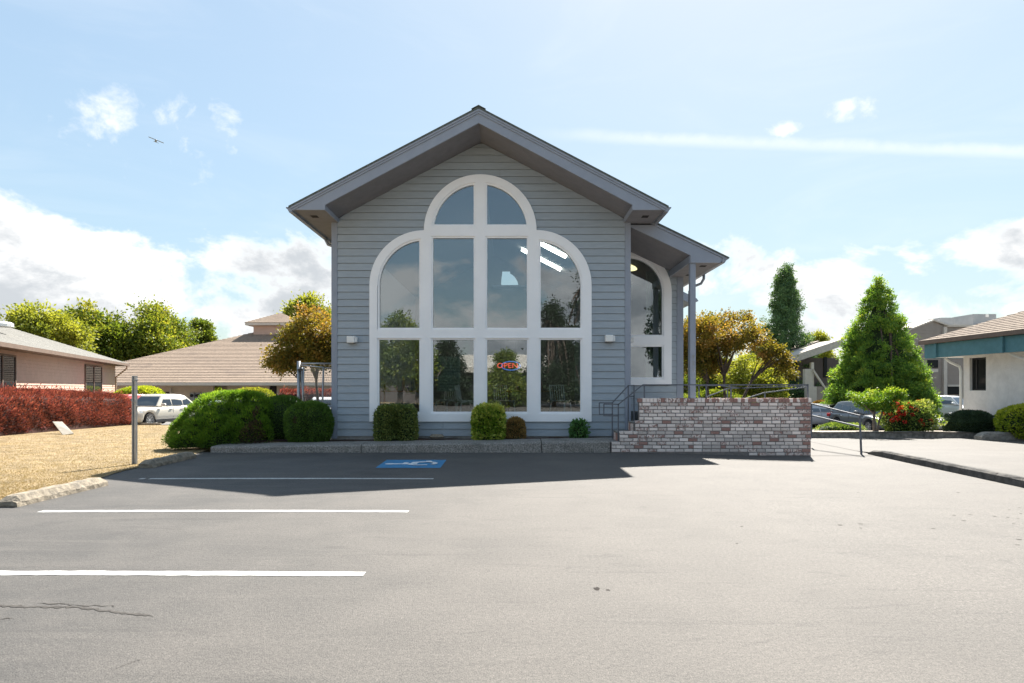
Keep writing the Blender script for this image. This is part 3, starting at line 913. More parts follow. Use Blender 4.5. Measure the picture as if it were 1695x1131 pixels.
for (tx_, ty_) in ((-2.85, 17.35), (.55, 17.5)):
    for k in range(6):
        x_, y_ = tx_ + rnd.uniform(-.6, .6), ty_ + rnd.uniform(-.28, .2); h = rnd.uniform(.12, .34); r = rnd.uniform(.03, .07)
        mn = ('clutter_pink', 'clutter_blue', 'clutter_cream')[k % 3]; cn = ('pink', 'blue', 'cream')[k % 3]; sn = 'taller' if k >= 3 else 'shorter'
        h = .30 + .02 * k if k >= 3 else .13 + .02 * k
        b_ = MB().lathe([(0, 0), (r, 0), (r, h * .62), (r * .4, h * .78), (r * .4, h), (0, h)], 10, (x_, y_, 1.44)).build('jar', mn)
        tag(b_, '%s %s jar standing on the table behind the %s lower pane' % (sn, cn, 'leftmost' if tx_ < 0 else 'rightmost'), 'jar', 'jars on the hall tables')

# ------------------------------------------------------------------ brick porch wall, steps, rails
porch = thing('porch_wall', 'whitewashed used brick porch wall with stepped left end', 'brick wall', (5.0, 15.13, 0))
YBK = 15.13; CO = .0833; BL = .2125; JT = .016
core = MB()
core.prism([(2.335, -.2), (7.01, -.2), (7.01, 1.165), (3.0, 1.165), (3.0, .69), (2.885, .69), (2.885, .455), (2.52, .455), (2.52, .225), (2.335, .225)], YBK + .008, YBK + .22)
core.build('mortar_core', 'mortar', porch)
meshes = {}
rnd = random.Random(11)
def brick_mesh(w, h, key):
    if key in meshes: return meshes[key]
    r = random.Random(key.__hash__() % 1000)
    b = MB(); j = lambda: r.uniform(-.003, .003)
    v = [(-w / 2 + j(), j() * .8, -h / 2 + j()), (w / 2 + j(), j() * .8, -h / 2 + j()), (w / 2 + j(), .09, -h / 2), (-w / 2 + j(), .09, -h / 2),
         (-w / 2 + j(), j() * .8, h / 2 + j()), (w / 2 + j(), j() * .8, h / 2 + j()), (w / 2, .09, h / 2), (-w / 2, .09, h / 2)]
    b.add(v, [(0, 3, 2, 1), (4, 5, 6, 7), (0, 1, 5, 4), (1, 2, 6, 5), (3, 0, 4, 7)])
    me = b.mesh('brick')
    bm = bmesh.new(); bm.from_mesh(me)
    es = [e for e in bm.edges if all(vv.co.y < .02 for vv in e.verts)]
    bmesh.ops.bevel(bm, geom=es, offset=.007, segments=1, affect='EDGES')
    bm.to_mesh(me); bm.free()
    me.materials.append(MATS['brick_white'])
    meshes[key] = me
    return me
def lay(x0, x1, z, mname, part=True):
    w = x1 - x0 - JT; me = brick_mesh(w, CO - JT, 'b%d_%d' % (round(w * 200), rnd.randint(0, 3)))
    o = link('brick', me, porch, local=True)
    o.location = ((x0 + x1) / 2 - 5.0, rnd.uniform(-.005, .004), z + CO / 2)
    o.material_slots[0].link = 'OBJECT'; o.material_slots[0].material = MATS[mname]
    return o
def left_edge(c):
    z = c * CO
    return 2.335 if z < .225 else 2.52 if z < .455 else 2.885 if z < .68 else 2.99
def pick(x, c):
    v = rnd.random(); n = sin(x * 1.9 + c * .7) + sin(x * .8 - c * 1.3)
    if v < .05 + (.05 if n > .8 else 0): return 'brick_red'
    if v < .27: return 'brick_mixed'
    return 'brick_grey' if v < .42 + (.25 if c < 6 else 0) else 'brick_white'
nb = 0
for c in range(-1, 14):
    x = left_edge(c); first = True; half = c % 2
    while x < 7.0:
        L = BL
        if first and half: L = BL * .5
        first = False
        if rnd.random() < .10: L *= .55
        x1 = min(7.015, x + L)
        if 7.015 - x1 < .07: x1 = 7.015
        mn = pick(x, c)
        if x1 > 7.0: mn = 'brick_red' if (c + 1) % 2 else 'brick_mixed'
        if c == -1 and x < 5.5:
            x = x1; continue
        if x1 - x > .045:
            lay(x, x1, c * CO, mn); nb += 1
        x = x1
# coping of bricks on edge, one strip
cop = MB(); x = 2.975; cmats = []
while x < 7.02:
    w = .0745 + rnd.uniform(-.006, .006); z1 = 1.268 + rnd.uniform(-.006, .006)
    n0 = len(cop.f); cop.box(x, x + w, YBK - .012 + rnd.uniform(-.004, .004), YBK + .21, 14 * CO + .006, z1)
    cmats += [rnd.choice([0, 0, 0, 1, 1, 2])] * (len(cop.f) - n0); x += w + .012
co_ = cop.build('coping', None, porch, fix=False)
for mn in ('brick_red', 'brick_mixed', 'brick_white'): co_.data.materials.append(MATS[mn])
co_.data.polygons.foreach_set('material_index', cmats)
co_['kind'] = 'stuff'
# step ends and treads
M('step_tile', (.25, .23, .205), .9, .15, 8, .4, 60)
steps = thing('porch_steps', 'brick faced steps climbing right to the porch', 'steps', (2.7, 15.6, 0))
for (xa, xb, za, zb) in ((2.53, 2.90, .235, .458), (2.895, 3.22, .235, .692), (3.215, 3.6, .235, .83)):
    MB().box(xa, xb, YBK + .23, 16.07, za - .3, zb - .035).build('riser', 'mortar', steps)
    MB().box(xa - .012, xb, YBK + .222, 16.08, zb - .033, zb).build('tread', 'step_tile', steps, bevel=.006)
    if xa > 3.2: continue
    for k in range(9):
        ya = YBK + .235 + k * .092
        if ya > 16.0: break
        for q in range(1):
            bb = MB().box(xa - .014, xa + .01, ya, ya + .08, zb - .225, zb - .04).build('brick', rnd.choice(['brick_red', 'brick_mixed', 'brick_grey']), steps, bevel=.005)
MB().box(2.325, 3.2, YBK + .23, 16.6, -.1, .236).build('landing', 'concrete', steps)
MB().box(3.6, 6.99, YBK + .225, 18.94, -.3, .82).build('porch_floor', 'concrete', steps)

def rail_obj(name, label, segs, r=.019, loc=None, parts='rail'):
    t = thing(name, label, 'railing', loc)
    for nm, pts in segs:
        MB().tube(pts, r, 4, cap=True).build(nm, 'rail_paint', t)
    return t
def stair_rail(y, dx, label, base, long_=False):
    X = lambda px: PX(px, y); Z = lambda py: PZ(py, y)
    segs = []
    if long_:
        segs += [('top_rail', [(X(999.5), y, Z(669)), (X(1023.5), y, Z(669.5)), (X(1064), y, 1.583), (X(1337), y, 1.583)]),
                 ('return_loop', [(X(999.5), y, Z(669)), (X(999.5), y, Z(688.5)), (X(1023.5), y, Z(688.5))]),
                 ('post', [(X(1023.5), y, Z(669)), (X(1023.5), y, .24)]),
                 ('post', [(X(1066.5), y, 1.57), (X(1066.5), y, 1.26)]),
                 ('post', [(X(1337), y, 1.6), (X(1337), y, 1.26)])]
        for px in (1169, 1210): segs.append(('post', [(X(px), y, 1.57), (X(px), y, 1.26)]))
    else:
        segs += [('top_rail', [(X(992), y, Z(667)), (X(1013.5), y, Z(667)), (X(1040), y, Z(638.5)), (X(1050), y, Z(638.5))]),
                 ('return_loop', [(X(992), y, Z(667)), (X(992), y, Z(686)), (X(1013.5), y, Z(686))]),
                 ('post', [(X(1013.5), y, Z(667)), (X(1013.5), y, .25)]),
                 ('post', [(X(1040), y, Z(638)), (X(1040), y, .46)]),
                 ('post', [(X(1049.5), y, Z(638)), (X(1049.5), y, .46)]),
                 ('cross_rail', [(X(1040), y, Z(657)), (X(1050), y, Z(656))])]
    rail_obj('stair_rail', label, segs, .021, (X(1020), y, .24))
stair_rail(15.24, 0, 'grey tube handrail running along the top of the brick wall', .24, True)
stair_rail(16.0, 0, 'short grey tube handrail on the far side of the steps', .24)
y = 18.3
segs = [('top_rail', [(5.2, y, 1.58), (5.9, y, 1.58), (6.6, y, 1.50)]), ('sloped_rail', [(PX(1170, y), y, PZ(657, y)), (PX(1206, y), y, PZ(643, y)), (PX(1337, y), y, PZ(639, y))]),
        ('post', [(PX(1157, y), y, .8), (PX(1157, y), y, 1.58)]), ('post', [(PX(1204, y), y, .8), (PX(1204, y), y, 1.5)])]
segs += [('sloped_rail', [(PX(1228, 17.2), 17.2, PZ(662, 17.2)), (PX(1264, 17.2), 17.2, PZ(650.5, 17.2)), (PX(1335, 17.2), 17.2, PZ(641, 17.2))]), ('post', [(PX(1266, 17.2), 17.2, .8), (PX(1266, 17.2), 17.2, PZ(650, 17.2))])]
rail_obj('ramp_rail', 'grey sloping ramp rail at the back of the porch', segs, .02, (6.2, y, .82))
segs = [('top_rail', [(8.28, 17.85, 1.075), (8.47, 15.7, .83)]), ('mid_rail', [(8.28, 17.85, .75), (8.47, 15.7, .56)]),
        ('post', [(8.28, 17.85, 1.08), (8.28, 17.85, .16), (8.24, 17.85, .08), (8.12, 17.85, -.06)]), ('post', [(8.47, 15.72, .84), (8.50, 15.70, -.11)])]
rail_obj('ramp_rail', 'grey two bar rail sloping down to the driveway by the brick wall end', segs, .026, (8.4, 16.8, -.08))

# ------------------------------------------------------------------ wheel stops, post, kerbs
def stop_mesh(seed):
    L, w, h = 1.83, .17, .135; n = 22; V = []; F_ = []; r = random.Random(seed)
    for i in range(n + 1):
        y = -L / 2 + L * i / n; e = min(1, min(i, n - i) / 2 + .55)
        for (a, b_) in ((-w, 0), (-w * .92, h * .45), (-w * .5, h * e), (w * .5, h * e), (w * .92, h * .45), (w, 0)):
            V.append((a * .8 + r.uniform(-.008, .008), y + r.uniform(-.012, .012), b_ + r.uniform(-.007, .007)))
    for i in range(n):
        for k in range(5):
            a = i * 6 + k; F_.append((a, a + 6, a + 7, a + 1))
    F_ += [tuple(range(6)), tuple(n * 6 + k for k in range(5, -1, -1))]
    m = MB(); m.v = V; m.f = F_; return m
s1 = stop_mesh(1).build('wheel_stop', 'stop_concrete'); s1.location = (-6.37, 9.05, 0)
tag(s1, 'chipped concrete wheel stop at the lawn edge, nearer one beside the second stripe', 'wheel stop', 'concrete wheel stops along the lawn')
s2 = stop_mesh(2).build('wheel_stop', 'stop_concrete'); s2.location = (-6.93, 13.05, 0); s2.rotation_euler = (0, 0, .03)
tag(s2, 'mossy concrete wheel stop by the metal post below the green shrub', 'wheel stop', 'concrete wheel stops along the lawn')
sp = thing('sign_post', 'bare galvanised steel sign post standing in the lawn edge', 'post', (-7.4, 12.65, 0))
zt_ = PZ(622, 12.65)
chn = MB(); chn.box(-.045, -.030, -.02, .022, 0, zt_); chn.box(.030, .045, -.02, .022, 0, zt_); chn.box(-.030, .030, .008, .022, 0, zt_)
chn.build('channel', 'galv', sp, local=True)
for k in range(2):
    MB().tube([(.0, -.02, zt_ - .1 - k * .42), (.0, .03, zt_ - .1 - k * .42)], .012, 6).build('bolt', 'galv', sp, local=True)
for k in range(2):
    MB().tube([(.045, 0, zt_ - .08 - k * .52), (.06, 0, zt_ - .08 - k * .52)], .014, 6).build('bolt', 'galv', sp, local=True)

def kerb_run(name, label, pts, h, w, m, seg=1.9, z0=None, end_round=True):
    """kerb made of cast lengths following pts"""
    t = thing(name, label, 'kerb', (pts[0][0], pts[0][1], float(gz(*pts[0]))))
    P2 = [Vector(p) for p in pts]; tot = sum((P2[i + 1] - P2[i]).length for i in range(len(P2) - 1))
    def at(s):
        for i in range(len(P2) - 1):
            l = (P2[i + 1] - P2[i]).length
            if s <= l or i == len(P2) - 2:
                d = (P2[i + 1] - P2[i]).normalized(); return P2[i] + d * s, d
            s -= l
    n = max(1, round(tot / seg)); rr = random.Random(int(tot * 10))
    for k in range(n):
        b = MB(); a0, a1 = tot * k / n + .006, tot * (k + 1) / n - .006; m_ = 10; base = 0
        for i in range(m_ + 1):
            s = a0 + (a1 - a0) * i / m_; p, d = at(s); nn = Vector((-d.y, d.x)); zz = float(gz(p.x, p.y)) + (z0 or 0)
            hh = h
            if end_round and k == 0: hh = h * min(1, .35 + .65 * sqrt(min(1, i / 3)))
            for (q, zq) in ((0, -.06), (.012, hh * .75), (.05, hh), (w - .03, hh), (w, hh * .7), (w, -.06)):
                pp = p + nn * q; b.v.append((pp.x + rr.uniform(-.006, .006), pp.y + rr.uniform(-.006, .006), zz + zq + rr.uniform(-.006, .006)))
        for i in range(m_):
            for q in range(6):
                b.f.append((i * 6 + q, i * 6 + (q + 1) % 6, (i + 1) * 6 + (q + 1) % 6, (i + 1) * 6 + q))
        b.f += [tuple(range(5, -1, -1)), tuple(m_ * 6 + q for q in range(6))]
        b.build('kerb_length', m, t)
    return t
kerb_run('lot_kerb', 'long dark weathered kerb between the two lots, running towards the camera', [(lot_r(15.75) - .02, 15.75), (lot_r(1), 1)], .15, .16, 'kerb_dark', 2.4)
kerb_run('bed_kerb', 'low pale kerb along the gravel bed with shrubs', [(16.0, 21.9), (10.0, 21.95)], .17, -.18, 'kerb_old', 2.0, .05)
kerb_run('wall_kerb', 'rounded kerb end in front of the yellow green ball shrub', [(15.1, 20.75), (17.2, 20.6)], .22, .4, 'kerb_old', 1.1, .05)
b_ = MB().slab(P(87, 698, 23.0), P(103, 698, 23.1), P(122, 717.5, 22.2), P(104, 720, 22.1), .03)
brd = b_.build('leaning_board', 'clutter_cream')
tag(brd, 'pale broken board leaning against the foot of the red hedge', 'board')
rk = MB().lathe([(0, 0), (.16, 0), (.20, .05), (.15, .12), (0, .135)], 9).build('rock', 'stop_concrete', smooth=False)
rk.location = (PX(723, 16.3), 16.3, .24); rk.scale = (1, .7, .8); tag(rk, 'brown rock lying in the mulch below the window', 'rock')

# tar crack and oil spots on the lot
M('tar', (.050, .045, .040), .8, .3, 20)
def ground_strip(name, pts, w, m, dz=.003, seed=1):
    r = random.Random(seed); G2 = [Vector((PX(px, F * CH / (py - HY)), F * CH / (py - HY))) for px, py in pts]; dense = []
    for i in range(len(G2) - 1):
        for k in range(14): dense.append(G2[i].lerp(G2[i + 1], k / 14) + Vector((0, r.uniform(-.012, .012))))
    b = MB(); n = len(dense)
    for i, q in enumerate(dense):
        ww = w * r.uniform(.15, 1.) * min(1, i / 4, (n - 1 - i) / 4)
        b.v += [(q.x, q.y - ww, float(gz(q.x, q.y)) + dz), (q.x, q.y + ww * r.uniform(.3, 1), float(gz(q.x, q.y)) + dz)]
    b.f = [(2 * i, 2 * i + 2, 2 * i + 3, 2 * i + 1) for i in range(n - 1)]
    return struct(b.build(name, m, fix=False))
ground_strip('tar_crack', [(-40, 1000), (40, 1005), (120, 1005), (190, 1013), (262, 1022)], .030, 'tar', seed=3)
ground_strip('tar_crack', [(60, 998), (150, 1003), (200, 1004)], .012, 'tar', seed=4)
ground_strip('tar_crack', [(-20, 1027), (28, 1023)], .018, 'tar', seed=5)
ground_strip('tar_crack', [(190, 1108), (215, 1098), (240, 1090)], .010, 'tar', seed=6)
def spot(px, py, rx, ry, seed):
    Y = F * CH / (py - HY); X = PX(px, Y); r = random.Random(seed)
    pts = [(X + rx * r.uniform(.6, 1.1) * cos(t), Y + ry * r.uniform(.6, 1.1) * sin(t)) for t in np.linspace(0, 2 * pi, 15)[:-1]]
    struct(MB().add([(x, y, float(gz(x, y)) + .0015) for x, y in pts], [tuple(range(14))]).build('oil_spot', 'oil', fix=False))
M('oil', (.052, .047, .044), .95, .2, 20, spec=.05)
spot(988, 975, .030, .05, 1); spot(1006, 977, .018, .02, 2); spot(1391, 868, .03, .022, 3)
rs_ = random.Random(12)
for k in range(20):
    spot(1690 - 480 * rs_.random() ** 1.6, rs_.uniform(806, 905), rs_.uniform(.012, .040), rs_.uniform(.010, .022), 20 + k)
# ------------------------------------------------------------------ neighbouring buildings
M('pink_siding', (.54, .375, .30), .8, .05, 3, .1, 60)
M('pink_trim', (.52, .36, .29), .7, .05, 3)
M('grey_shingle', (.185, .18, .165), .95, .3, 10, .8, 30, dirt=(.14, .135, .125), dscale=.8)
M('tan_tile', (.27, .205, .155), .9, .18, 6, .3, 30, dirt=(.19, .145, .115), dscale=.5)
M('tan_stucco', (.60, .50, .41), .92, .06, 3, .4, 40)
M('brown_trim', (.16, .115, .09), .7, .1, 3)
M('white_stucco', (.74, .715, .69), .92, .06, 4, .7, 35, dirt=(.62, .595, .57), dscale=1.1)
M('teal_fascia', (.085, .205, .235), .7, .08, 5, .3, 60)
M('brown_shingle', (.20, .16, .128), .95, .35, 9, .8, 30, dirt=(.14, .11, .09), dscale=1.5)
M('taupe_siding', (.32, .275, .24), .85, .05, 2)
M('taupe_dark', (.10, .085, .08), .85, .05, 2)
M('taupe_light', (.58, .52, .45), .8, .05, 3)
M('beige_roof', (.46, .42, .37), .9, .12, 5)
M('roof_unit', (.30, .32, .34), .6, .05, 2)
M('meter_grey', (.30, .31, .32), .5, .05, 5)

def hip_roof(parent, c0, d, n, L, W, ze, slope, m, oh, rows, thick=.16, stair=.03):
    """hip roof with stepped courses. c0 = wall corner, d along the front, n to the rear (unit 2D); L, W wall sizes"""
    c0, d, n = Vector(c0), Vector(d), Vector(n)
    a = c0 - d * oh - n * oh; l, w = L + 2 * oh, W + 2 * oh
    run = min(l, w) / 2
    b = MB()
    def pt(u, v, z): p = a + d * u + n * v; return (p.x, p.y, z)
    for k in range(rows):
        r0, r1 = run * k / rows, run * (k + 1) / rows
        z0, z1 = ze + slope * r0 + stair, ze + slope * r1
        for (p, q) in (((r0, r0), (l - r0, r0)), ((l - r0, r0), (l - r0, w - r0)), ((l - r0, w - r0), (r0, w - r0)), ((r0, w - r0), (r0, r0))):
            def inn(t): return (min(max(t[0], r1), l - r1), min(max(t[1], r1), w - r1))
            pi_, qi = inn(p), inn(q)
            b.add([pt(*p, z0 - stair * (k > 0)), pt(*q, z0 - stair * (k > 0)), pt(*q, z0), pt(*p, z0), pt(*qi, z1), pt(*pi_, z1)], [(0, 1, 2, 3), (3, 2, 4, 5)])
    roof = b.build('roof', m, parent, fix=True)
    e = MB()
    for (p, q) in (((0, 0), (l, 0)), ((l, 0), (l, w)), ((l, w), (0, w)), ((0, w), (0, 0))):
        e.add([pt(*p, ze - thick), pt(*q, ze - thick), pt(*q, ze + .01), pt(*p, ze + .01)], [(0, 1, 2, 3)])
    e.add([pt(0, 0, ze - thick), pt(l, 0, ze - thick), pt(l, w, ze - thick), pt(0, w, ze - thick)], [(0, 1, 2, 3)])
    return roof, e
def wall_quad(b, p, q, z0, z1, t, nn):
    p, q = Vector(p), Vector(q); nn = Vector(nn)
    v = [p, q, q + nn * t, p + nn * t]
    b.prism_z([(x.x, x.y) for x in v], z0, z1)

# --- pink house to the west
c0 = Vector((-19.8, 25.0)); dd = Vector((-28.7 + 19.8, 24.0)).normalized(); nl = Vector((-dd.y, dd.x))
s_ = Vector((c0 - dd * 12)); L_ = 12 + 24.2 - .9
pk = thing('pink_house', 'low pink lap sided building with grey shingle hip roof behind the red hedge', 'building', (s_.x, s_.y, -.2))
ze = 3.30; oh = .8
wc = s_ + nl * oh
front0, front1 = wc, wc + dd * L_
fn = -nl
def on_wall(o, u, w_): p = o + dd * u + fn * w_; return p
b = MB(); wall_quad(b, front0, front1, -1, ze - .14, -.2, fn); wall_quad(b, front1, front1 + nl * 14, -1, ze - .14, .2, -dd)
b.build('wall', 'pink_trim', pk)
for k in range(19):
    z0 = .0 + k * .165
    q = MB(); p0, p1 = front0 + fn * .0, front1
    q.add([(p0.x + fn.x * .03, p0.y + fn.y * .03, z0), (p1.x + fn.x * .03, p1.y + fn.y * .03, z0), (p1.x + fn.x * .006, p1.y + fn.y * .006, z0 + .17), (p0.x + fn.x * .006, p0.y + fn.y * .006, z0 + .17),
           (p0.x, p0.y, z0), (p1.x, p1.y, z0)], [(0, 1, 2, 3), (0, 4, 5, 1)])
    q.build('lap_board', 'pink_siding', pk, fix=False)
hr, ed = hip_roof(pk, wc, dd, nl, L_, 15, ze, .36, 'grey_shingle', oh, 34, .17, .012)
ed.build('eave', 'brown_trim', pk)
def ray_u(px, o, d_):
    """distance along the line o + d u where photo column px falls"""
    k = (px - CX) / F
    return (k * o.y - o.x) / (d_.x - k * d_.y)
for (pa, pb) in ((-22, 25), (140.5, 168)):
    o = front0 + fn * .04
    u0, u1 = ray_u(pa, o, dd), ray_u(pb, o, dd); um = (u0 + u1) / 2
    b = MB(); z0, z1 = 1.0, 2.95; g_ = []
    def fr(ua, ub, za, zb, t0=0., t1=.05):
        v = [o + dd * ua + fn * t0, o + dd * ub + fn * t0, o + dd * ub + fn * t1, o + dd * ua + fn * t1]
        return [(x.x, x.y) for x in v]
    for (ua, ub, za, zb) in ((u0, u0 + .08, z0, z1), (u1 - .08, u1, z0, z1), (um - .05, um + .05, z0, z1), (u0 + .08, u1 - .08, z0, z0 + .08), (u0 + .08, u1 - .08, z1 - .08, z1)):
        b.prism_z(fr(ua, ub, za, zb), za, zb)
    w_ = b.build('window', 'brown_trim', pk)
    for ua, ub in ((u0 + .08, um - .05), (um + .05, u1 - .08)):
        MB().prism_z(fr(ua, ub, 0, 0, .0, .02), z0 + .08, z1 - .08).build('pane', 'dark_glass', w_)
e0 = front1 - dd * .05 + fn * .06; g0 = front1 + fn * .75
MB().tube([(g0.x, g0.y, ze - .12), (g0.x, g0.y, ze - .35), (e0.x, e0.y, ze - 1.0), (e0.x, e0.y, -.6)], .06, 6).build('downspout', 'pink_trim', pk)
sk_p = P(2, 541, 31)
MB().lathe([(.5, 0), (.5, .14), (.4, .22), (0, .26)], 14, tuple(sk_p)).build('skylight', 'white_metal', pk)

# --- tan tiled hall to the north west
tn = thing('tile_roof_hall', 'tan stucco hall with big tiled hip roof and small cupola', 'building', (-23.8, 54, -.95))
x0, x1 = -38.5, -8.0
hr, ed = hip_roof(tn, (x0 + 1, 53.6), (1, 0), (0, 1), x1 - x0, 30, 1.95, .40, 'tan_tile', 1.5, 46, .24, .042)
ed.build('eave', 'brown_trim', tn)
MB().prism_x([(52.02, 1.74), (52.12, 1.70), (52.12, 1.95), (52.02, 1.97)], x0 - .6, x1 + 2.5).build('gutter', 'taupe_light', tn)
MB().box(x0 + 1, PX(300, 53.6), 53.6, 53.9, -1.2, 1.75).build('wall', 'tan_stucco', tn)
MB().box(PX(300, 53.6), PX(353, 53.6), 53.6, 53.9, -1.2, 1.75).build('wall', 'tan_stucco', tn)
MB().box(PX(353, 53.6), PX(376, 53.6), 55.0, 55.3, -1.2, 1.75).build('wall', 'tan_stucco', tn)
MB().box(PX(376, 53.6), PX(446, 53.6), 53.6, 53.9, -1.2, 1.75).build('wall', 'tan_stucco', tn)
MB().box(PX(458, 53.6), x1 + 2, 53.6, 53.9, -1.2, 1.75).build('wall', 'tan_stucco', tn)
MB().box(PX(446, 53.6) + .02, PX(458, 53.6) - .02, 53.75, 53.9, -1.2, 1.75).build('door', 'dark', tn)
MB().box(PX(268, 53.5), PX(280, 53.5), 53.52, 53.6, -1.0, 1.2).build('door', 'dark', tn)
MB().box(PX(281.5, 53.4), PX(284, 53.4), 53.3, 53.45, -1.0, 1.55).build('downspout', 'taupe_light', tn)
cu = 65.5; cxx = PX(460, cu)
MB().box(cxx - 2.0, cxx + 2.0, cu - 1.2, cu + 2.8, 6.2, 7.75).build('cupola', 'pink_siding', tn)
b = MB()
for k in range(10):
    r0, r1 = 2.65 * (1 - k / 10), 2.65 * (1 - (k + 1) / 10); za, zb = 8.0 + .125 * k, 8.0 + .125 * (k + 1)
    cy = cu + .8
    for i in range(4):
        a, c = (pi / 4 + pi / 2 * i), (pi / 4 + pi / 2 * (i + 1)); s2 = sqrt(2)
        b.add([(cxx + r0 * s2 * cos(a), cy + r0 * s2 * sin(a), za), (cxx + r0 * s2 * cos(c), cy + r0 * s2 * sin(c), za), (cxx + r0 * s2 * cos(c), cy + r0 * s2 * sin(c), za + .03), (cxx + r0 * s2 * cos(a), cy + r0 * s2 * sin(a), za + .03),
               (cxx + r1 * s2 * cos(c), cy + r1 * s2 * sin(c), zb), (cxx + r1 * s2 * cos(a), cy + r1 * s2 * sin(a), zb)], [(0, 1, 2, 3), (3, 2, 4, 5)])
b.build('cupola_roof', 'tan_tile', tn)
MB().box(cxx - 2.6, cxx + 2.6, cu - 1.8, cu + 3.4, 7.75, 7.99).build('cupola_eave', 'taupe_light', tn)
MB().tube([(PX(343, 58), 58, PZ(600, 58)), (PX(343, 58), 58, PZ(594, 58))], .1, 8).build('vent_pipe', 'white_metal', tn)
mt = thing('meter_bank', 'four grey electricity meter boxes on the tan stucco wall', 'electric meters', (PX(332, 53.4), 53.4, .8))
for k in range(4):
    xx = PX(318.5 + k * 9.3, 53.4)
    mbx = MB().box(xx - .19, xx + .19, 53.32, 53.58, PZ(666, 53.4), PZ(650, 53.4)).build('meter_box', 'meter_grey', mt, bevel=.02)
    MB().lathe([(0, -.14), (.12, -.13), (.13, 0)], 14, (xx, 53.32, PZ(655, 53.4)), 'y').build('meter', 'dark_glass', mbx)
    MB().tube([(xx, 53.45, PZ(666, 53.4)), (xx, 53.45, -.6)], .04, 6).build('conduit', 'meter_grey', mbx)

# --- white stucco building to the east
ws = thing('stucco_office', 'white stucco building with teal fascia and brown shingle hip roof', 'building', (17.0, 24.3, -.25))
ZF0, ZF1 = 2.68, 3.22
b = MB(); yw0, yw1 = PX(1605, 1) , 0
ya = 17.0 / ((1632 - CX) / F); yb = 17.0 / ((1605 - CX) / F)       # window ends on the wall plane
b.box(17.0, 17.25, 0, ya, -.6, 2.9).box(17.0, 17.25, yb, 24.3, -.6, 2.9).box(17.0, 17.25, ya, yb, -.6, 1.42).box(17.0, 17.25, ya, yb, 2.62, 2.9)
b.build('wall', 'white_stucco', ws)
MB().box(17.25, 30, 24.05, 24.3, -.6, 2.9).build('wall', 'white_stucco', ws)
MB().box(16.97, 17.0, 0, 24.32, -.5, .12).build('plinth', 'white_stucco', ws)
wn = MB().box(17.10, 17.16, ya, ya + .06, 1.42, 2.62).box(17.10, 17.16, yb - .06, yb, 1.42, 2.62).box(17.10, 17.16, ya + .06, yb - .06, 1.42, 1.48).box(17.10, 17.16, ya + .06, yb - .06, 2.55, 2.62).box(17.09, 17.17, yb - .26, yb - .2, 1.48, 2.55).build('window', 'dark', ws)
MB().box(17.12, 17.14, ya + .06, yb - .26, 1.48, 2.55).build('pane', 'dark_glass', wn)
MB().box(17.12, 17.14, yb - .2, yb - .06, 1.48, 2.55).build('pane', 'dark_glass', wn)
for (y_a, y_b) in ((0, 21.35), (21.45, 25.5)):
    MB().box(16.3, 16.36, y_a, y_b, ZF0, ZF1).build('fascia_panel', 'teal_fascia', ws)
MB().box(16.361, 31, 25.44, 25.5, ZF0, ZF1).build('fascia_panel', 'teal_fascia', ws)
for yy in (21.4, 24.75): MB().box(16.22, 16.299, yy - .06, yy + .06, ZF0, ZF1).build('fascia_batten', 'teal_fascia', ws)
MB().box(16.36, 31, 0, 25.44, ZF0 + .02, ZF0 + .05).build('soffit', 'white_stucco', ws)
hr, ed = hip_roof(ws, (17.0, 3), (1, 0), (0, 1), 16, 21.8, 3.36, .40, 'brown_shingle', .85, 40, .13, .02)
ed.build('eave', 'brown_trim', ws)
MB().tube([(16.5, 24.6, 2.66), (16.62, 24.5, 2.5), (16.9, 24.36, 2.32), (16.93, 24.34, 2.15), (16.93, 24.34, -.3)], .05, 8).build('downspout', 'white_metal', ws, smooth=True)
MB().tube([(16.5, 21.4, 2.66), (16.7, 21.2, 2.5), (16.93, 20.6, 2.30), (16.93, 20.5, 2.1), (16.93, 20.5, -.3)], .05, 8).build('downspout', 'white_metal', ws, smooth=True)

# --- taupe two storey offices far behind
tp = thing('taupe_offices', 'taupe two storey office block with outdoor stair and flat roof far behind the conifer', 'building', (PX(1540, 60), 60, -.95))
Yt = 60.0
def bx(px0, px1, py0, py1, Y0, Y1, nm, m, **k):
    return MB().box(PX(px0, Y0), PX(px1, Y0), Y0, Y1, PZ(py1, Y0), PZ(py0, Y0)).build(nm, m, tp, **k)
b = MB().prism([(PX(1500, Yt), -1.2), (PX(1545, Yt), -1.2), (PX(1545, Yt), PZ(531, Yt)), (PX(1500, Yt), PZ(549, Yt))], Yt, Yt + 6)
b.build('wall', 'taupe_siding', tp)
MB().prism([(PX(1545.2, Yt), -1.2), (PX(1564, Yt), -1.2), (PX(1564, Yt), PZ(540, Yt)), (PX(1545.2, Yt), PZ(531, Yt))], Yt + .1, Yt + 6).build('wall', 'taupe_siding', tp)
MB().prism([(PX(1498, Yt), PZ(550, Yt)), (PX(1545, Yt), PZ(531.5, Yt)), (PX(1569, Yt), PZ(540, Yt)), (PX(1569, Yt), PZ(537.5, Yt)), (PX(1545, Yt), PZ(529, Yt)), (PX(1498, Yt), PZ(547.5, Yt))], Yt - .1, Yt + 6).build('roof_edge', 'taupe_light', tp)
bx(1564, 1700, 541, 720, Yt + .4, Yt + 7, 'wall', 'taupe_siding')
bx(1562, 1720, 537.5, 541.2, Yt + .2, Yt + 7.2, 'roof_edge', 'taupe_light')
bx(1562.5, 1568, 541.5, 690, Yt - .15, Yt + .1, 'column', 'taupe_light')
bx(1535, 1553, 611, 616, Yt - 1.2, Yt - .02, 'balcony', 'taupe_light')
bx(1535, 1553, 620, 629, Yt - .8, Yt - .04, 'balcony_panel', 'taupe_siding')
bx(1535, 1553, 596, 609, Yt - .05, Yt + .02, 'window', 'dark_glass')
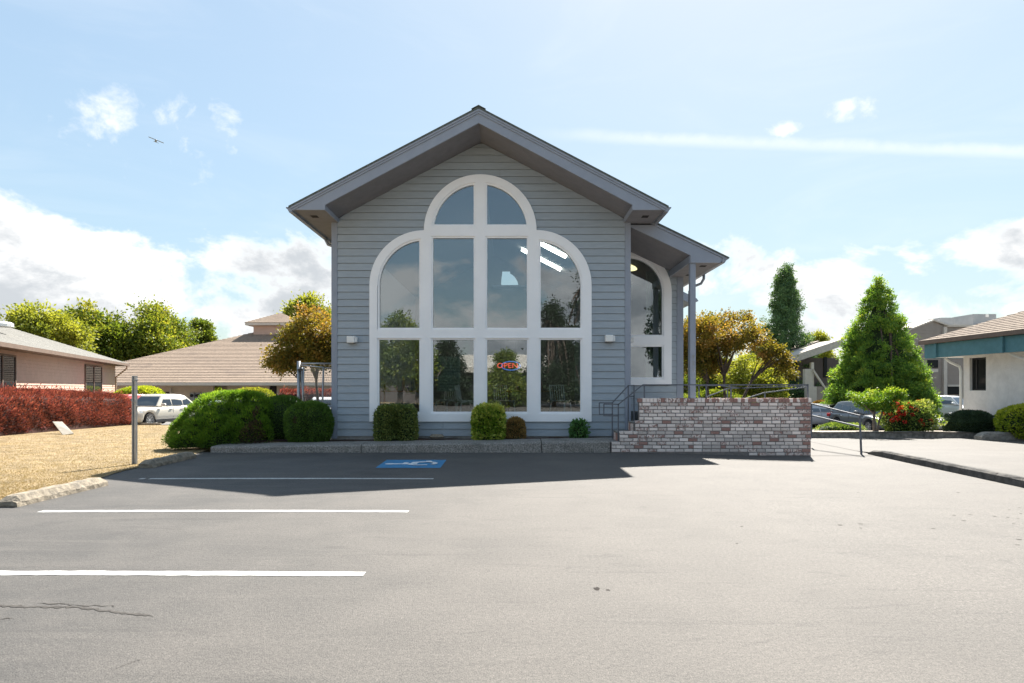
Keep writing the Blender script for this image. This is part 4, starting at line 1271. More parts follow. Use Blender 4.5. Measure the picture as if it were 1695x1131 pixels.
bx(1569, 1592, 640, 653, Yt + .30, Yt + .42, 'window', 'dark_glass')
bx(1569, 1592, 637, 640, Yt + .2, Yt + .42, 'sill', 'taupe_light')
for k in range(26):
    zz = -.6 + k * .3
    if zz > PZ(545, Yt): break
    MB().box(PX(1500, Yt), PX(1544, Yt), Yt - .02, Yt - .004, zz, zz + .26).build('lap_board', 'taupe_siding', tp)
    MB().box(PX(1568.5, Yt), PX(1700, Yt), Yt + .375, Yt + .395, zz, zz + .26).build('lap_board', 'taupe_siding', tp)
bx(1556, 1579, 526, 540, Yt + 4, Yt + 6, 'roof_unit', 'roof_unit')
bx(1505, 1528, 534, 545, Yt + 5, Yt + 6, 'roof_unit', 'roof_unit')
ru = bx(1611, 1649, 520, 541, Yt + 3, Yt + 6, 'roof_unit', 'roof_unit')
bx(1649.5, 1657, 529.5, 541, Yt + 3.2, Yt + 5, 'roof_unit', 'roof_unit')
MB().box(PX(1631, Yt + 3), PX(1636, Yt + 3), Yt + 2.95, Yt + 2.99, PZ(525, Yt + 3), PZ(520.5, Yt + 3)).build('label_plate', 'white_metal', ru)
# lower wing with the sloping roof and stair
Yl = 52.0
MB().prism([(PX(1315, Yl), PZ(600, Yl)), (PX(1315, Yl), PZ(588, Yl)), (PX(1395, Yl), PZ(561, Yl)), (PX(1395, Yl), PZ(573, Yl))], Yl, Yl + 8).build('roof', 'beige_roof', tp)
MB().prism([(PX(1345, Yl), PZ(588, Yl + 3)), (PX(1345, Yl), PZ(577, Yl)), (PX(1395, Yl), PZ(558, Yl)), (PX(1395, Yl), PZ(570, Yl))], Yl + 4, Yl + 8.2).build('roof_edge', 'taupe_siding', tp)
MB().box(PX(1348, Yl), PX(1420, Yl), Yl + 3, Yl + 8, -1.2, PZ(590, Yl)).build('wall', 'taupe_dark', tp)
bx(1343, 1347.5, 600, 640, Yl + .3, Yl + .6, 'column', 'taupe_light')
bx(1332.5, 1346, 611, 640, Yl + .1, Yl + .5, 'stair_wall', 'taupe_light')
bx(1337, 1352, 640, 690, Yl - .2, Yl + .4, 'stair_wall', 'taupe_light')
bx(1352.2, 1375, 640, 690, Yl, Yl + .4, 'stair_wall', 'taupe_siding')
MB().prism([(PX(1346, Yl), PZ(616, Yl)), (PX(1346, Yl), PZ(611, Yl)), (PX(1366, Yl), PZ(641, Yl)), (PX(1366, Yl), PZ(646, Yl))][::-1], Yl - .1, Yl + .1).build('stair_rail', 'taupe_light', tp)
bx(1364, 1369, 591, 625, Yl + 2.9, Yl + 3.0, 'window', 'dark_glass')

# --- low office behind the camera, it shows in the window as a reflection
bo = thing('street_office', 'low beige roofed building across the lot, seen as a reflection in the third lower pane', 'building', (2, -34, 0))
MB().box(-22, 3.5, -46, -34, -.4, 3.1).build('wall', 'taupe_dark', bo)
MB().prism_x([(-33, 3.1), (-33, 3.65), (-38, 5.2), (-46, 5.2), (-46, 3.1)], -23, 4.5).build('roof', 'beige_roof', bo)
MB().box(-10, -4, -33.99, -33.9, .6, 2.6).build('window', 'dark_glass', bo)

# ------------------------------------------------------------------ chain link gate
gt = thing('chain_link_gate', 'galvanised chain link gate frame beside the left corner of the building', 'gate', (PX(500, 20), 20, -.1))
Yg = 20.0; G = lambda px, py, dy=0: tuple(P(px, py, Yg + dy))
MB().tube([G(494.5, 598), (PX(494.5, Yg), Yg, -.2)], .055, 10).build('post', 'galv', gt, smooth=True)
MB().tube([G(500, 608, .15), (PX(500, Yg), Yg + .15, 0.15)], .03, 8).build('frame_tube', 'galv', gt, smooth=True)
MB().tube([G(503, 608, -.2), (PX(503, Yg), Yg - .2, 0.15)], .025, 8).build('frame_tube', 'galv', gt, smooth=True)
MB().tube([G(495, 602), G(550, 602)], .028, 8).build('frame_tube', 'galv', gt, smooth=True)
MB().tube([G(498, 605, -.1), G(550, 610, -.2)], .025, 8).build('frame_tube', 'galv', gt, smooth=True)
MB().tube([G(535.5, 608, -.2), (PX(535.5, Yg), Yg - .2, .0)], .028, 8).build('frame_tube', 'galv', gt, smooth=True)
MB().tube([G(503, 669, -.2), G(550, 669, -.2)], .028, 8).build('frame_tube', 'galv', gt, smooth=True)
MB().box(PX(494, Yg), PX(502, Yg), Yg - .1, Yg + .1, PZ(614, Yg), PZ(611, Yg)).build('hinge', 'black_plastic', gt)
lk = MB(); xa, xb, za, zb = PX(503, Yg - .2), PX(552, Yg - .2), PZ(669, Yg), PZ(610, Yg); st = .062
i = 0; u = xa - (zb - za)
while u < xb:
    p0 = max(u, xa); z0 = za + (p0 - u); p1 = min(u + (zb - za), xb); z1 = za + (p1 - u)
    if p1 > p0 + .01:
        lk.tube([(p0, Yg - .2, z0), (p1, Yg - .2, z1)], .0032, 3, False); lk.tube([(p0, Yg - .193, zb - (z0 - za)), (p1, Yg - .193, zb - (z1 - za))], .0032, 3, False)
    u += st
lo_ = lk.build('chain_link', 'galv', gt); lo_['kind'] = 'stuff'

# ------------------------------------------------------------------ vehicles
def car_paint(name, col, metal=.0): M(name, col, .28, .01, 1, 0, metal=metal, spec=.5, coat=.6)
car_paint('paint_cream', (.56, .525, .455)); car_paint('paint_red', (.52, .10, .09)); car_paint('paint_black', (.015, .016, .02))
car_paint('paint_graphite', (.10, .11, .12)); car_paint('paint_white_car', (.58, .59, .60)); car_paint('paint_teal', (.12, .20, .22)); car_paint('paint_blue', (.05, .08, .14)); car_paint('paint_silver', (.42, .44, .47))
M('tyre', (.018, .018, .019), .85); M('rim', (.62, .62, .63), .3, .02, 3, metal=.7); M('cladding', (.04, .04, .042), .6)
M('lamp_clear', (.62, .65, .68), .15, .2, 14, metal=.3, spec=.6); M('lamp_red', (.5, .03, .03), .25); M('plate', (.6, .62, .64), .5); M('chrome', (.7, .7, .7), .15, metal=.9)

def wheel(parent, x, y, r, side):
    w = MB().lathe([(r * .62, -.11), (r * .93, -.115), (r, -.08), (r, .08), (r * .93, .115), (r * .62, .11)], 26, (0, 0, 0), 'y').build('wheel', 'tyre', parent, local=True, smooth=True)
    w.location = (x, y, r)
    d = MB(); yo = side * .085
    d.lathe([(r * .68, side * .112), (r * .64, side * .112), (r * .60, yo * .55)], 24, (0, 0, 0), 'y')
    for k in range(8):
        a = 2 * pi * k / 8
        for da in (-.10, .10):
            d.add([(r * .1 * cos(a + da * 2.5), yo, r * .1 * sin(a + da * 2.5)), (r * .63 * cos(a + da), yo * 1.1, r * .63 * sin(a + da)), (r * .63 * cos(a + da + .13), yo * 1.1, r * .63 * sin(a + da + .13)), (r * .1 * cos(a + da * 2.5 + .3), yo, r * .1 * sin(a + da * 2.5 + .3))], [(0, 1, 2, 3)])
    d.lathe([(0, yo * 1.15), (r * .14, yo * 1.12), (r * .16, yo)], 12, (0, 0, 0), 'y')
    d.build('rim', 'rim', w, local=True)
    MB().lathe([(r * .6, yo * .4), (0, yo * .4)], 20, (0, 0, 0), 'y').build('brake_disc', 'dark', w, local=True)

def car(name, label, cat, paint, loc, heading, L=4.7, W=1.88, H=1.70, r=.36, wb=2.82, clear=.24, belt=1.02, hood=.98, nose=.74, xcowl=.95, xr=-2.15, roof0=.25, roof1=-1.65, deck=None, kind='suv', lower=True, group=None):
    t = thing(name, label, cat, loc, heading, group)
    hl = L / 2; xf, xb = wb / 2 + .05, -wb / 2 + .05
    b = MB(); xs = sorted(set([round(v, 3) for v in list(np.linspace(-hl, hl, 34)) + [xx + r * 1.14 * cos(a) for xx in (xf, xb) for a in np.linspace(0, pi, 13)]]))
    ring = []
    for x in xs:
        e = abs(x) / hl
        w = W / 2 * (1 - .17 * max(0, (e - .72) / .28) ** 2.2)
        zb = clear + (.10 * max(0, (e - .86) / .14))
        for xx in (xf, xb):
            if abs(x - xx) <= r * 1.14 + .001: zb = max(zb, r + sqrt(max(0, (r * 1.14) ** 2 - (x - xx) ** 2)))
        if x > xcowl: zt_ = hood - (hood - nose) * ((x - xcowl) / (hl - xcowl)) ** 2.1
        elif x < xr and deck is not None: zt_ = deck - .06 * max(0, (-x - hl + .5) / .5)
        else: zt_ = belt + (hood - belt) * max(0, (x - (xcowl - .6)) / .6)
        zt_ -= .10 * max(0, (e - .95) / .05)
        zb = min(zb, zt_ - .06)
        h = zt_ - zb; q = []
        for (yy, zz) in ((0, zb), (w * .90, zb), (w * .97, zb + h * .10), (w, zb + h * .42), (w * .985, zb + h * .72), (w * .94, zb + h * .93), (w * .86, zt_), (0, zt_ + .03)):
            q.append((yy, zz))
        full = [(x, y_, z_) for y_, z_ in q] + [(x, -y_, z_) for y_, z_ in q[-2:0:-1]]
        ring.append(full)
    n = len(ring[0])
    for f in ring: b.v += f
    for i in range(len(ring) - 1):
        for k in range(n): b.f.append((i * n + k, i * n + (k + 1) % n, (i + 1) * n + (k + 1) % n, (i + 1) * n + k))
    b.f += [tuple(range(n)), tuple((len(ring) - 1) * n + k for k in range(n - 1, -1, -1))]
    body = b.build('body', paint, t, local=True, smooth=True)
    # greenhouse
    yb_, yt_ = W / 2 * .93, W / 2 * .70
    prof = [(xcowl, belt - .03), (roof0 + .06, H - .05), (roof0 - .25, H - .005), ((roof0 + roof1) / 2, H), (roof1 + .3, H - .03), (roof1, H - .09), (xr, belt - .02)]
    def hy(z): return yb_ + (yt_ - yb_) * min(1, max(0, (z - belt) / (H - .1 - belt)))
    b = MB(); m_ = len(prof)
    b.v = [(x, hy(z), z) for x, z in prof] + [(x, -hy(z), z) for x, z in prof]
    b.f = [tuple(range(m_)), tuple(range(2 * m_ - 1, m_ - 1, -1))] + [(i, i + m_, (i + 1) % m_ + m_, (i + 1) % m_) for i in range(m_)]
    b.build('cabin', paint, t, local=True, bevel=.075, smooth=True, seg=3)
    def xa(z): return xcowl + (roof0 + .06 - xcowl) * (z - belt + .03) / (H - .05 - belt + .03)
    def xz(z): return xr + (roof1 - xr) * (z - belt + .02) / (H - .09 - belt + .02)
    zl, zh = belt + .05, H - .13
    nw = 3 if kind == 'suv' else 2
    x_f, x_r = xa(zl) - .26, xz(zl) + .20
    cuts = [x_f - (x_f - x_r) * k / nw for k in range(nw + 1)]
    for s in (-1, 1):
        for k in range(nw):
            ca, cb_ = cuts[k] - .035, cuts[k + 1] + .035
            lo = [(min(ca, xa(zl) - .24), zl), (max(cb_, xz(zl) + .12), zl)]
            hi = [(max(cb_, xz(zh) + .14), zh), (min(ca, xa(zh) - .16), zh)]
            if hi[1][0] < hi[0][0] + .05: hi = [((hi[0][0] + hi[1][0]) / 2, zh)]
            pts = lo + hi
            bb = MB(); bb.v = [(x, s * (hy(z) + .012), z) for x, z in pts] + [(x, s * (hy(z) - .02), z) for x, z in pts]
            q = len(pts); bb.f = [tuple(range(q)), tuple(range(2 * q - 1, q - 1, -1))] + [(i, (i + 1) % q, (i + 1) % q + q, i + q) for i in range(q)]
            bb.build('side_window', 'car_glass', t, local=True)
    for (fx, nm) in ((xa, 'windscreen'), (xz, 'rear_window')):
        za, zb_ = belt + .04, H - .13; sg = .02 if fx is xa else -.02
        bb = MB(); w0, w1 = hy(za) * .92, hy(zb_) * .90
        bb.v = [(fx(za) + sg, -w0, za), (fx(za) + sg, w0, za), (fx(zb_) + sg, w1, zb_), (fx(zb_) + sg, -w1, zb_)]
        bb.v += [(x - sg * 2, y_, z_) for x, y_, z_ in bb.v]
        bb.f = [(0, 1, 2, 3), (7, 6, 5, 4), (0, 4, 5, 1), (1, 5, 6, 2), (2, 6, 7, 3), (3, 7, 4, 0)]
        bb.build(nm, 'car_glass', t, local=True)
    for x in (xf, xb):
        for s in (-1, 1): wheel(t, x, s * (W / 2 - .115), r, s)
    MB().box(-hl * .9, hl * .9, -W / 2 * .78, W / 2 * .78, .2, .62).build('underbody', 'dark', t, local=True)
    if lower:
        for s in (-1, 1): MB().box(xb + r * 1.12, xf - r * 1.12, s * W / 2 * .9 - .02, s * W / 2 * .9 + .02 + s * .06, clear - .02, clear + .16).build('sill_cladding', 'cladding', t, local=True, bevel=.015)
        MB().box(hl - .20, hl - .03, -W / 2 * .74, W / 2 * .74, clear - .0, clear + .17).build('bumper_cladding', 'cladding', t, local=True, bevel=.03)
        MB().box(-hl + .03, -hl + .2, -W / 2 * .74, W / 2 * .74, clear + .02, clear + .2).build('bumper_cladding', 'cladding', t, local=True, bevel=.03)
    for s in (-1, 1):
        y_ = s * W / 2
        hd = MB(); hd.v = [(hl - .02, y_ * .50, nose - .20), (hl - .30, y_ * .945, nose - .14), (hl - .52, y_ * .975, nose + .0), (hl - .30, y_ * .90, nose + .06), (hl - .045, y_ * .52, nose - .03)]
        hd.v += [(x - .1, yy * .93, z) for x, yy, z in hd.v]
        hd.f = [(0, 1, 2, 3, 4), (9, 8, 7, 6, 5)] + [(i, (i + 1) % 5, (i + 1) % 5 + 5, i + 5) for i in range(5)]
        hd.build('headlight', 'lamp_clear', t, local=True)
        zr = (deck or belt) - .12
        MB().box(-hl - .005, -hl + .35, y_ * .72 if s > 0 else y_ * .955, y_ * .955 if s > 0 else y_ * .72, zr - .14, zr + .05).build('tail_light', 'lamp_red', t, local=True, bevel=.02)
        MB().box(xcowl - .42, xcowl - .24, y_ * .98 - (.0 if s > 0 else .24), y_ * .98 + (.24 if s > 0 else .0), belt + .0, belt + .17).build('mirror', paint, t, local=True, bevel=.04, smooth=True)
        for k in range(2):
            xh = x_f - (x_f - x_r) * (k + 1) / nw + .18
            MB().box(xh - .1, xh + .1, y_ * .985 - .015, y_ * .985 + .025, belt - .17, belt - .13).build('door_handle', 'chrome', t, local=True, bevel=.008)
        for k in range(1, nw + 1):
            xh = cuts[k] if k < nw else cuts[k] - .1
            MB().box(xh - .006, xh + .006, y_ * .990 - .004, y_ * .990 + .004, clear + .2, belt - .05).build('door_seam', 'dark', t, local=True)
    MB().box(hl - .10, hl + .008, -W / 2 * .48, W / 2 * .48, nose - .22, nose - .06).build('grille', 'chrome', t, local=True, bevel=.02)
    MB().box(hl - .08, hl + .012, -.26, .26, clear + .20, clear + .34).build('number_plate', 'plate', t, local=True)
    for s in (-1, 1): MB().lathe([(0, .02), (.07, .015), (.09, 0)], 12, (0, 0, 0), 'y').build('fog_lamp', 'lamp_clear', t, local=True).location = (hl - .06, s * W * .33, clear + .25)
    return t
def hd(fx, fy): return atan2(fy, fx)
def gl(px, Y): x = PX(px, Y); return (x, Y, float(gz(x, Y)) - .005)
c1 = car('suv', 'cream white SUV parked nose towards the lawn, left of the big green shrub', 'car', 'paint_cream', gl(258, 35.6), hd(-.22, -.98), H=1.72, belt=1.06, hood=1.02, nose=.80, roof1=-1.45, xr=-2.2, group='parked cars')
# parking kerb in front of it
pkb = MB().box(-.9, .9, -.08, .08, 0, .13).build('wheel_stop', 'stop_concrete', bevel=.02); pkb.location = gl(238, 33.5); tag(pkb, 'concrete wheel stop under the nose of the cream SUV', 'wheel stop')
car('minivan', 'red minivan parked behind the end of the red hedge', 'car', 'paint_red', gl(207, 40.5), hd(-.35, -.94), H=1.85, belt=1.15, hood=1.05, nose=.8, group='parked cars')
car('sedan', 'dark teal sedan mostly hidden between cream SUV and the big green shrub', 'car', 'paint_teal', gl(345, 40), hd(-.6, -.8), H=1.45, belt=.92, hood=.88, nose=.66, deck=.95, xr=-1.5, roof1=-.9, kind='sedan', lower=False, group='parked cars')
car('sedan', 'white sedan with only its roof showing above the dark green shrubs', 'car', 'paint_white_car', gl(452, 36), hd(-.8, -.6), H=1.5, belt=.93, hood=.88, nose=.66, deck=.95, xr=-1.6, roof1=-1.0, kind='sedan', lower=False, group='parked cars')
car('sedan', 'white sedan seen through the chain link gate', 'car', 'paint_white_car', gl(540, 33), hd(.3, -.95), H=1.46, belt=.92, hood=.88, nose=.68, deck=.95, xr=-1.5, roof1=-.9, kind='sedan', lower=False, group='parked cars')
car('suv', 'graphite grey SUV parked behind the small topiary tree', 'car', 'paint_graphite', gl(1434, 36.7), hd(.12, -1.0), W=1.90, H=1.72, belt=1.04, group='parked cars')
car('sedan', 'black sedan with red tail light behind the two bar ramp rail', 'car', 'paint_black', gl(1378, 42.5), hd(.93, .37), H=1.45, belt=.95, hood=.9, nose=.68, deck=.98, xr=-1.5, roof1=-.9, kind='sedan', lower=False, group='parked cars')
car('sedan', 'silver sedan next to the end of the brick wall', 'car', 'paint_silver', gl(1335, 40.5), hd(-.95, -.3), H=1.5, belt=.95, hood=.9, nose=.68, deck=.98, xr=-1.5, roof1=-.9, kind='sedan', lower=False, group='parked cars')
car('sedan', 'white car half hidden by the dark round shrub at the stucco wall', 'car', 'paint_white_car', gl(1618, 34.5), hd(-.97, -.2), H=1.5, belt=.95, hood=.9, nose=.7, deck=.98, xr=-1.5, roof1=-.9, kind='sedan', lower=False, group='parked cars')
car('sedan', 'small red car glimpsed between the porch post and the wing corner', 'car', 'paint_red', gl(1141, 45), hd(-.9, -.3), H=1.5, belt=.95, hood=.9, nose=.7, deck=.98, xr=-1.5, roof1=-.9, kind='sedan', lower=False, group='parked cars')
# pickup: long body with an open bed
car('pickup', 'white crew cab pickup truck parked by the taupe offices', 'pickup truck', 'paint_white_car', gl(1560, 46), hd(.55, -.83), L=5.8, W=2.02, H=1.95, r=.42, wb=3.7, clear=.42, belt=1.32, hood=1.24, nose=1.05, xcowl=1.45, xr=-.95, roof0=.75, roof1=-.75, deck=1.30, kind='sedan', lower=False, group='parked cars')

# ------------------------------------------------------------------ aeroplane
ap_p = P(258, 234, 560)
ap = thing('aeroplane', 'small high wing aeroplane flying between two little clouds', 'aeroplane', tuple(ap_p), radians(55))
M('plane_paint', (.20, .21, .24), .5)
fu = MB().tube([(4.2, 0, 0), (3.6, 0, .05), (2.2, 0, .1), (0, 0, .1), (-3.6, 0, .35), (-4.2, 0, .4)], [.15, .55, .75, .75, .28, .12], 10)
fu.build('fuselage', 'plane_paint', ap, local=True, smooth=True)
MB().box(.1, 1.7, -6.0, 6.0, .78, .92).build('wing', 'plane_paint', ap, local=True, bevel=.03)
MB().box(-4.1, -3.2, -2.0, 2.0, .42, .5).build('tailplane', 'plane_paint', ap, local=True)
MB().prism([(-4.3, .4), (-3.2, .4), (-3.9, 2.0), (-4.5, 2.0)], -.06, .06).build('fin', 'plane_paint', ap, local=True)
MB().tube([(1.5, -.9, -.9), (1.4, 0, -.5), (1.5, .9, -.9)], .14, 6).build('landing_gear', 'plane_paint', ap, local=True)
ap.rotation_euler = (radians(-16), radians(0), radians(-62))
# ------------------------------------------------------------------ vegetation
G_ = lambda *r: [(p, c) for p, c in r]
FOL('leaf_clipped', G_((0, (.05, .105, .018)), (.5, (.10, .19, .03)), (1, (.20, .32, .055))), .35)
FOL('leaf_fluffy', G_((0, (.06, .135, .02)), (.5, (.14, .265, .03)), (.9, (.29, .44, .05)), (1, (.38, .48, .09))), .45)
FOL('leaf_brown_patch', G_((0, (.05, .032, .02)), (.6, (.11, .07, .04)), (1, (.17, .12, .07))), .15)
FOL('leaf_red', G_((0, (.07, .024, .026)), (.40, (.15, .042, .047)), (.75, (.38, .095, .11)), (1, (.46, .19, .18))), .36)
FOL('leaf_olive', G_((0, (.065, .095, .028)), (.55, (.15, .20, .05)), (1, (.32, .34, .11))), .25)
FOL('leaf_variegated', G_((0, (.07, .17, .015)), (.45, (.24, .36, .035)), (1, (.66, .64, .17))), .35)
FOL('leaf_bronze', G_((0, (.15, .09, .035)), (.6, (.33, .205, .07)), (1, (.42, .30, .10))), .3)
FOL('leaf_fresh', G_((0, (.06, .16, .05)), (1, (.15, .30, .10))), .4)
FOL('leaf_lime', G_((0, (.14, .23, .02)), (.5, (.34, .42, .035)), (1, (.56, .58, .09))), .4)
FOL('leaf_dogwood', G_((0, (.09, .10, .02)), (.4, (.23, .19, .035)), (.75, (.36, .21, .06)), (1, (.44, .25, .09))), .45)
FOL('leaf_maple', G_((0, (.075, .125, .022)), (.5, (.17, .225, .035)), (1, (.36, .34, .055))), .45)
FOL('leaf_maple_yellow', G_((0, (.13, .17, .03)), (.5, (.27, .30, .045)), (1, (.42, .41, .08))), .45)
FOL('leaf_poplar', G_((0, (.065, .13, .06)), (.6, (.13, .225, .10)), (1, (.22, .33, .145))), .3)
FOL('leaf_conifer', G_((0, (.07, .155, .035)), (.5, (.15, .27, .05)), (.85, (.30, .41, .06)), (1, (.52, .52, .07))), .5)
FOL('leaf_dark', G_((0, (.025, .05, .03)), (1, (.065, .11, .055))), .2)
FOL('leaf_rose', G_((0, (.06, .13, .03)), (.5, (.19, .28, .06)), (1, (.48, .50, .16))), .35)
FOL('petal_red', G_((0, (.45, .02, .015)), (1, (.70, .07, .04))), .3)
FOL('leaf_darkfir', G_((0, (.012, .026, .012)), (1, (.035, .06, .022))), .2)
M('bark', (.085, .062, .048), .95, .35, 9, 1., 22)
M('bark_grey', (.15, .125, .105), .95, .3, 9, 1., 22)
M('core_green', (.022, .040, .012), .95, .3, 12, 1., 25)
M('core_red', (.055, .024, .02), .95, .3, 12, 1., 25)

def shape_r(D, a, b, c, p):
    return 1 / (np.abs(D[:, 0] / a) ** p + np.abs(D[:, 1] / b) ** p + np.abs(D[:, 2] / c) ** p) ** (1 / p)
def bush(name, label, cat, loc, a, b, h, leaf, core='core_green', n=12000, size=.05, asp=.55, p=2.6, lump=.06, lf=3., up=.25, seed=1, group=None, spread=.5, tshift=0., yellow=None, shift=(0, 0), dead=None, rz=0., taper=0.):
    """clipped or loose shrub: leaves over a lumpy body; a, b half widths, h height"""
    rng = np.random.default_rng(seed); c = h * .56; zc = h * .44
    t = thing(name, label, cat, loc, rz, group)
    D = nrm(rng.normal(size=(n, 3))); D[:, 2] = np.where(D[:, 2] < -.72, -D[:, 2], D[:, 2])
    R = shape_r(D, a, b, c, p)
    Pn = D * R[:, None]
    w = wob(Pn / max(a, h) * 2.2, seed, lf)
    depth = rng.random(n) ** 2.2
    stray = (rng.random(n) < .035) * rng.random(n) * (.05 + .05 * spread)
    Pp = Pn * (1 + lump * w - .16 * depth * spread + stray)[:, None]
    if taper: Pp[:, :2] *= (1 - taper * (Pp[:, 2:3] / c).clip(0, 1))
    Pp[:, 2] = np.maximum(Pp[:, 2] + zc, .01)
    Pp[:, 0] += shift[0] * Pp[:, 2] / h; Pp[:, 1] += shift[1] * Pp[:, 2] / h
    G = nrm(D / np.array([a, b, c]) ** 1.2) + rng.normal(size=(n, 3)) * .55 + (0, 0, up)
    tint = np.clip(.45 + tshift + .20 * rng.normal(size=n) + .16 * w, 0, 1)
    if yellow is not None: tint = np.clip(tint + yellow * np.clip(Pp[:, 2] / h - .55, 0, 1) + .0, 0, 1)
    me = leaf_mesh('foliage', Pp, G, size, size * asp, leaf, tint, rng)
    fo = link('foliage', me, t, local=True)
    if dead is not None:
        d = np.linalg.norm((Pp - np.array(dead[:3])) / np.array([dead[3], dead[4], dead[5]]), axis=1) + .35 * wob(Pp, seed + 3, 7)
        me.materials.append(MATS['leaf_brown_patch'])
        me.polygons.foreach_set('material_index', ((d < 1) & (rng.random(n) < .85)).astype(np.int32))
    # woody body inside
    bm = bmesh.new(); bmesh.ops.create_icosphere(bm, subdivisions=4, radius=1)
    V = np.array([v.co[:] for v in bm.verts]); Dn = nrm(V); Rn = shape_r(Dn, a, b, c, p)
    Q = Dn * Rn[:, None]; Q *= (.90 - .04 * spread + lump * wob(Q / max(a, h) * 2.2, seed, lf) * .9)[:, None]
    if taper: Q[:, :2] *= (1 - taper * (Q[:, 2:3] / c).clip(0, 1))
    Q[:, 2] = np.maximum(Q[:, 2] + zc, 0.0)
    Q[:, 0] += shift[0] * Q[:, 2] / h; Q[:, 1] += shift[1] * Q[:, 2] / h
    for v, q in zip(bm.verts, Q): v.co = q
    mc = bpy.data.meshes.new('twigs'); bm.to_mesh(mc); bm.free(); mc.materials.append(MATS[core])
    link('twigs', mc, t, local=True)
    return t

def limbs(b, base, tips, r0, seed, fork=.35, sag=.12):
    rr = random.Random(seed)
    for tp_ in tips:
        base_, tip = Vector(base), Vector(tp_); L = (tip - base_).length
        m1 = base_.lerp(tip, .35) + Vector((rr.uniform(-1, 1), rr.uniform(-1, 1), rr.uniform(.2, 1))) * L * sag
        m2 = base_.lerp(tip, .7) + Vector((rr.uniform(-1, 1), rr.uniform(-1, 1), rr.uniform(.0, 1))) * L * sag * .7
        pts = []
        for i in range(8):
            s = i / 7; q = (1 - s) ** 3 * base_ + 3 * (1 - s) ** 2 * s * m1 + 3 * (1 - s) * s * s * m2 + s ** 3 * tip
            pts.append(q)
        b.tube(pts, [max(.012, r0 * (1 - .88 * i / 7)) for i in range(8)], 6, cap=False)

def tree(name, label, loc, trunk_h, trunk_r, blobs, nclump, per, csize, leaf, lsize, asp=.6, bark='bark', seed=1, group=None, stems=None, gap=.35, droop=.1, tshift=0., top=0., nlimb=16, hollow=.55, outward=.8):
    """blobs: crown ellipsoids (x,y,z,rx,ry,rz) relative to the base"""
    rng = np.random.default_rng(seed)
    t = thing(name, label, 'tree', loc, 0, group)
    vol = np.array([q[3] * q[4] * q[5] for q in blobs]) ** .75; pr = vol / vol.sum()
    cs = []; os_ = []
    k = rng.choice(len(blobs), nclump * 3, p=pr)
    for i in k:
        bl = blobs[i]; d = rng.normal(size=3); d /= np.linalg.norm(d)
        r = hollow + (1 - hollow) * rng.random() ** .6
        p = np.array(bl[:3]) + d * r * np.array(bl[3:])
        cs.append(p); os_.append(d)
    cs, os_ = np.array(cs), np.array(os_)
    g = wob(cs, seed + 7, 2.2 / max(.5, csize * 2.5))
    order = np.argsort(-(g + rng.normal(size=len(g)) * .5)); keep = order[:nclump] if gap > 0 else np.arange(nclump)
    cs, os_ = cs[keep], os_[keep]
    n = nclump * per
    ci = np.repeat(np.arange(nclump), per)
    sz = csize * rng.uniform(.6, 1.35, nclump)
    off_ = rng.normal(size=(n, 3)) * (sz[ci][:, None] * np.array([.55, .55, .42]))
    C = cs[ci] + off_
    D = os_[ci] * outward + rng.normal(size=(n, 3)) * .7 + nrm(off_) * .5 + (0, 0, -droop)
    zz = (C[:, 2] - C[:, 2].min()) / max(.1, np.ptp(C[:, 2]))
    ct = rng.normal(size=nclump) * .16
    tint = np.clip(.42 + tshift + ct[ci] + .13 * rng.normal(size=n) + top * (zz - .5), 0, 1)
    link('crown', leaf_mesh('crown', C, D, lsize, lsize * asp, leaf, tint, rng), t, local=True)
    b = MB(); rr = random.Random(seed)
    if stems is None: stems = [((0, 0, 0), (0, 0, trunk_h), trunk_r)]
    pick_ = rng.choice(nclump, min(nclump, nlimb), replace=False)
    for si, (p0, p1, r) in enumerate(stems):
        p0, p1 = Vector(p0), Vector(p1); mid = p0.lerp(p1, .5) + Vector((rr.uniform(-.5, .5), rr.uniform(-.5, .5), 0)) * r * 1.6
        b.tube([p0 - Vector((0, 0, .15)), p0 + Vector((0, 0, .03)), mid, p1], [r * 1.5, r * 1.15, r * .92, r * .72], 10)
        mine = [cs[j] for q, j in enumerate(pick_) if min(range(len(stems)), key=lambda s: (Vector(stems[s][1]) - Vector(cs[j])).length) == si]
        limbs(b, p1 - (p1 - p0) * .06, mine, r * .62, seed + si)
    b.build('trunk', bark, t, local=True, smooth=True, fix=False)
    return t
def gp(px, Y, dz=0.): x = PX(px, Y); return (x, Y, float(gz(x, Y)) + dz)

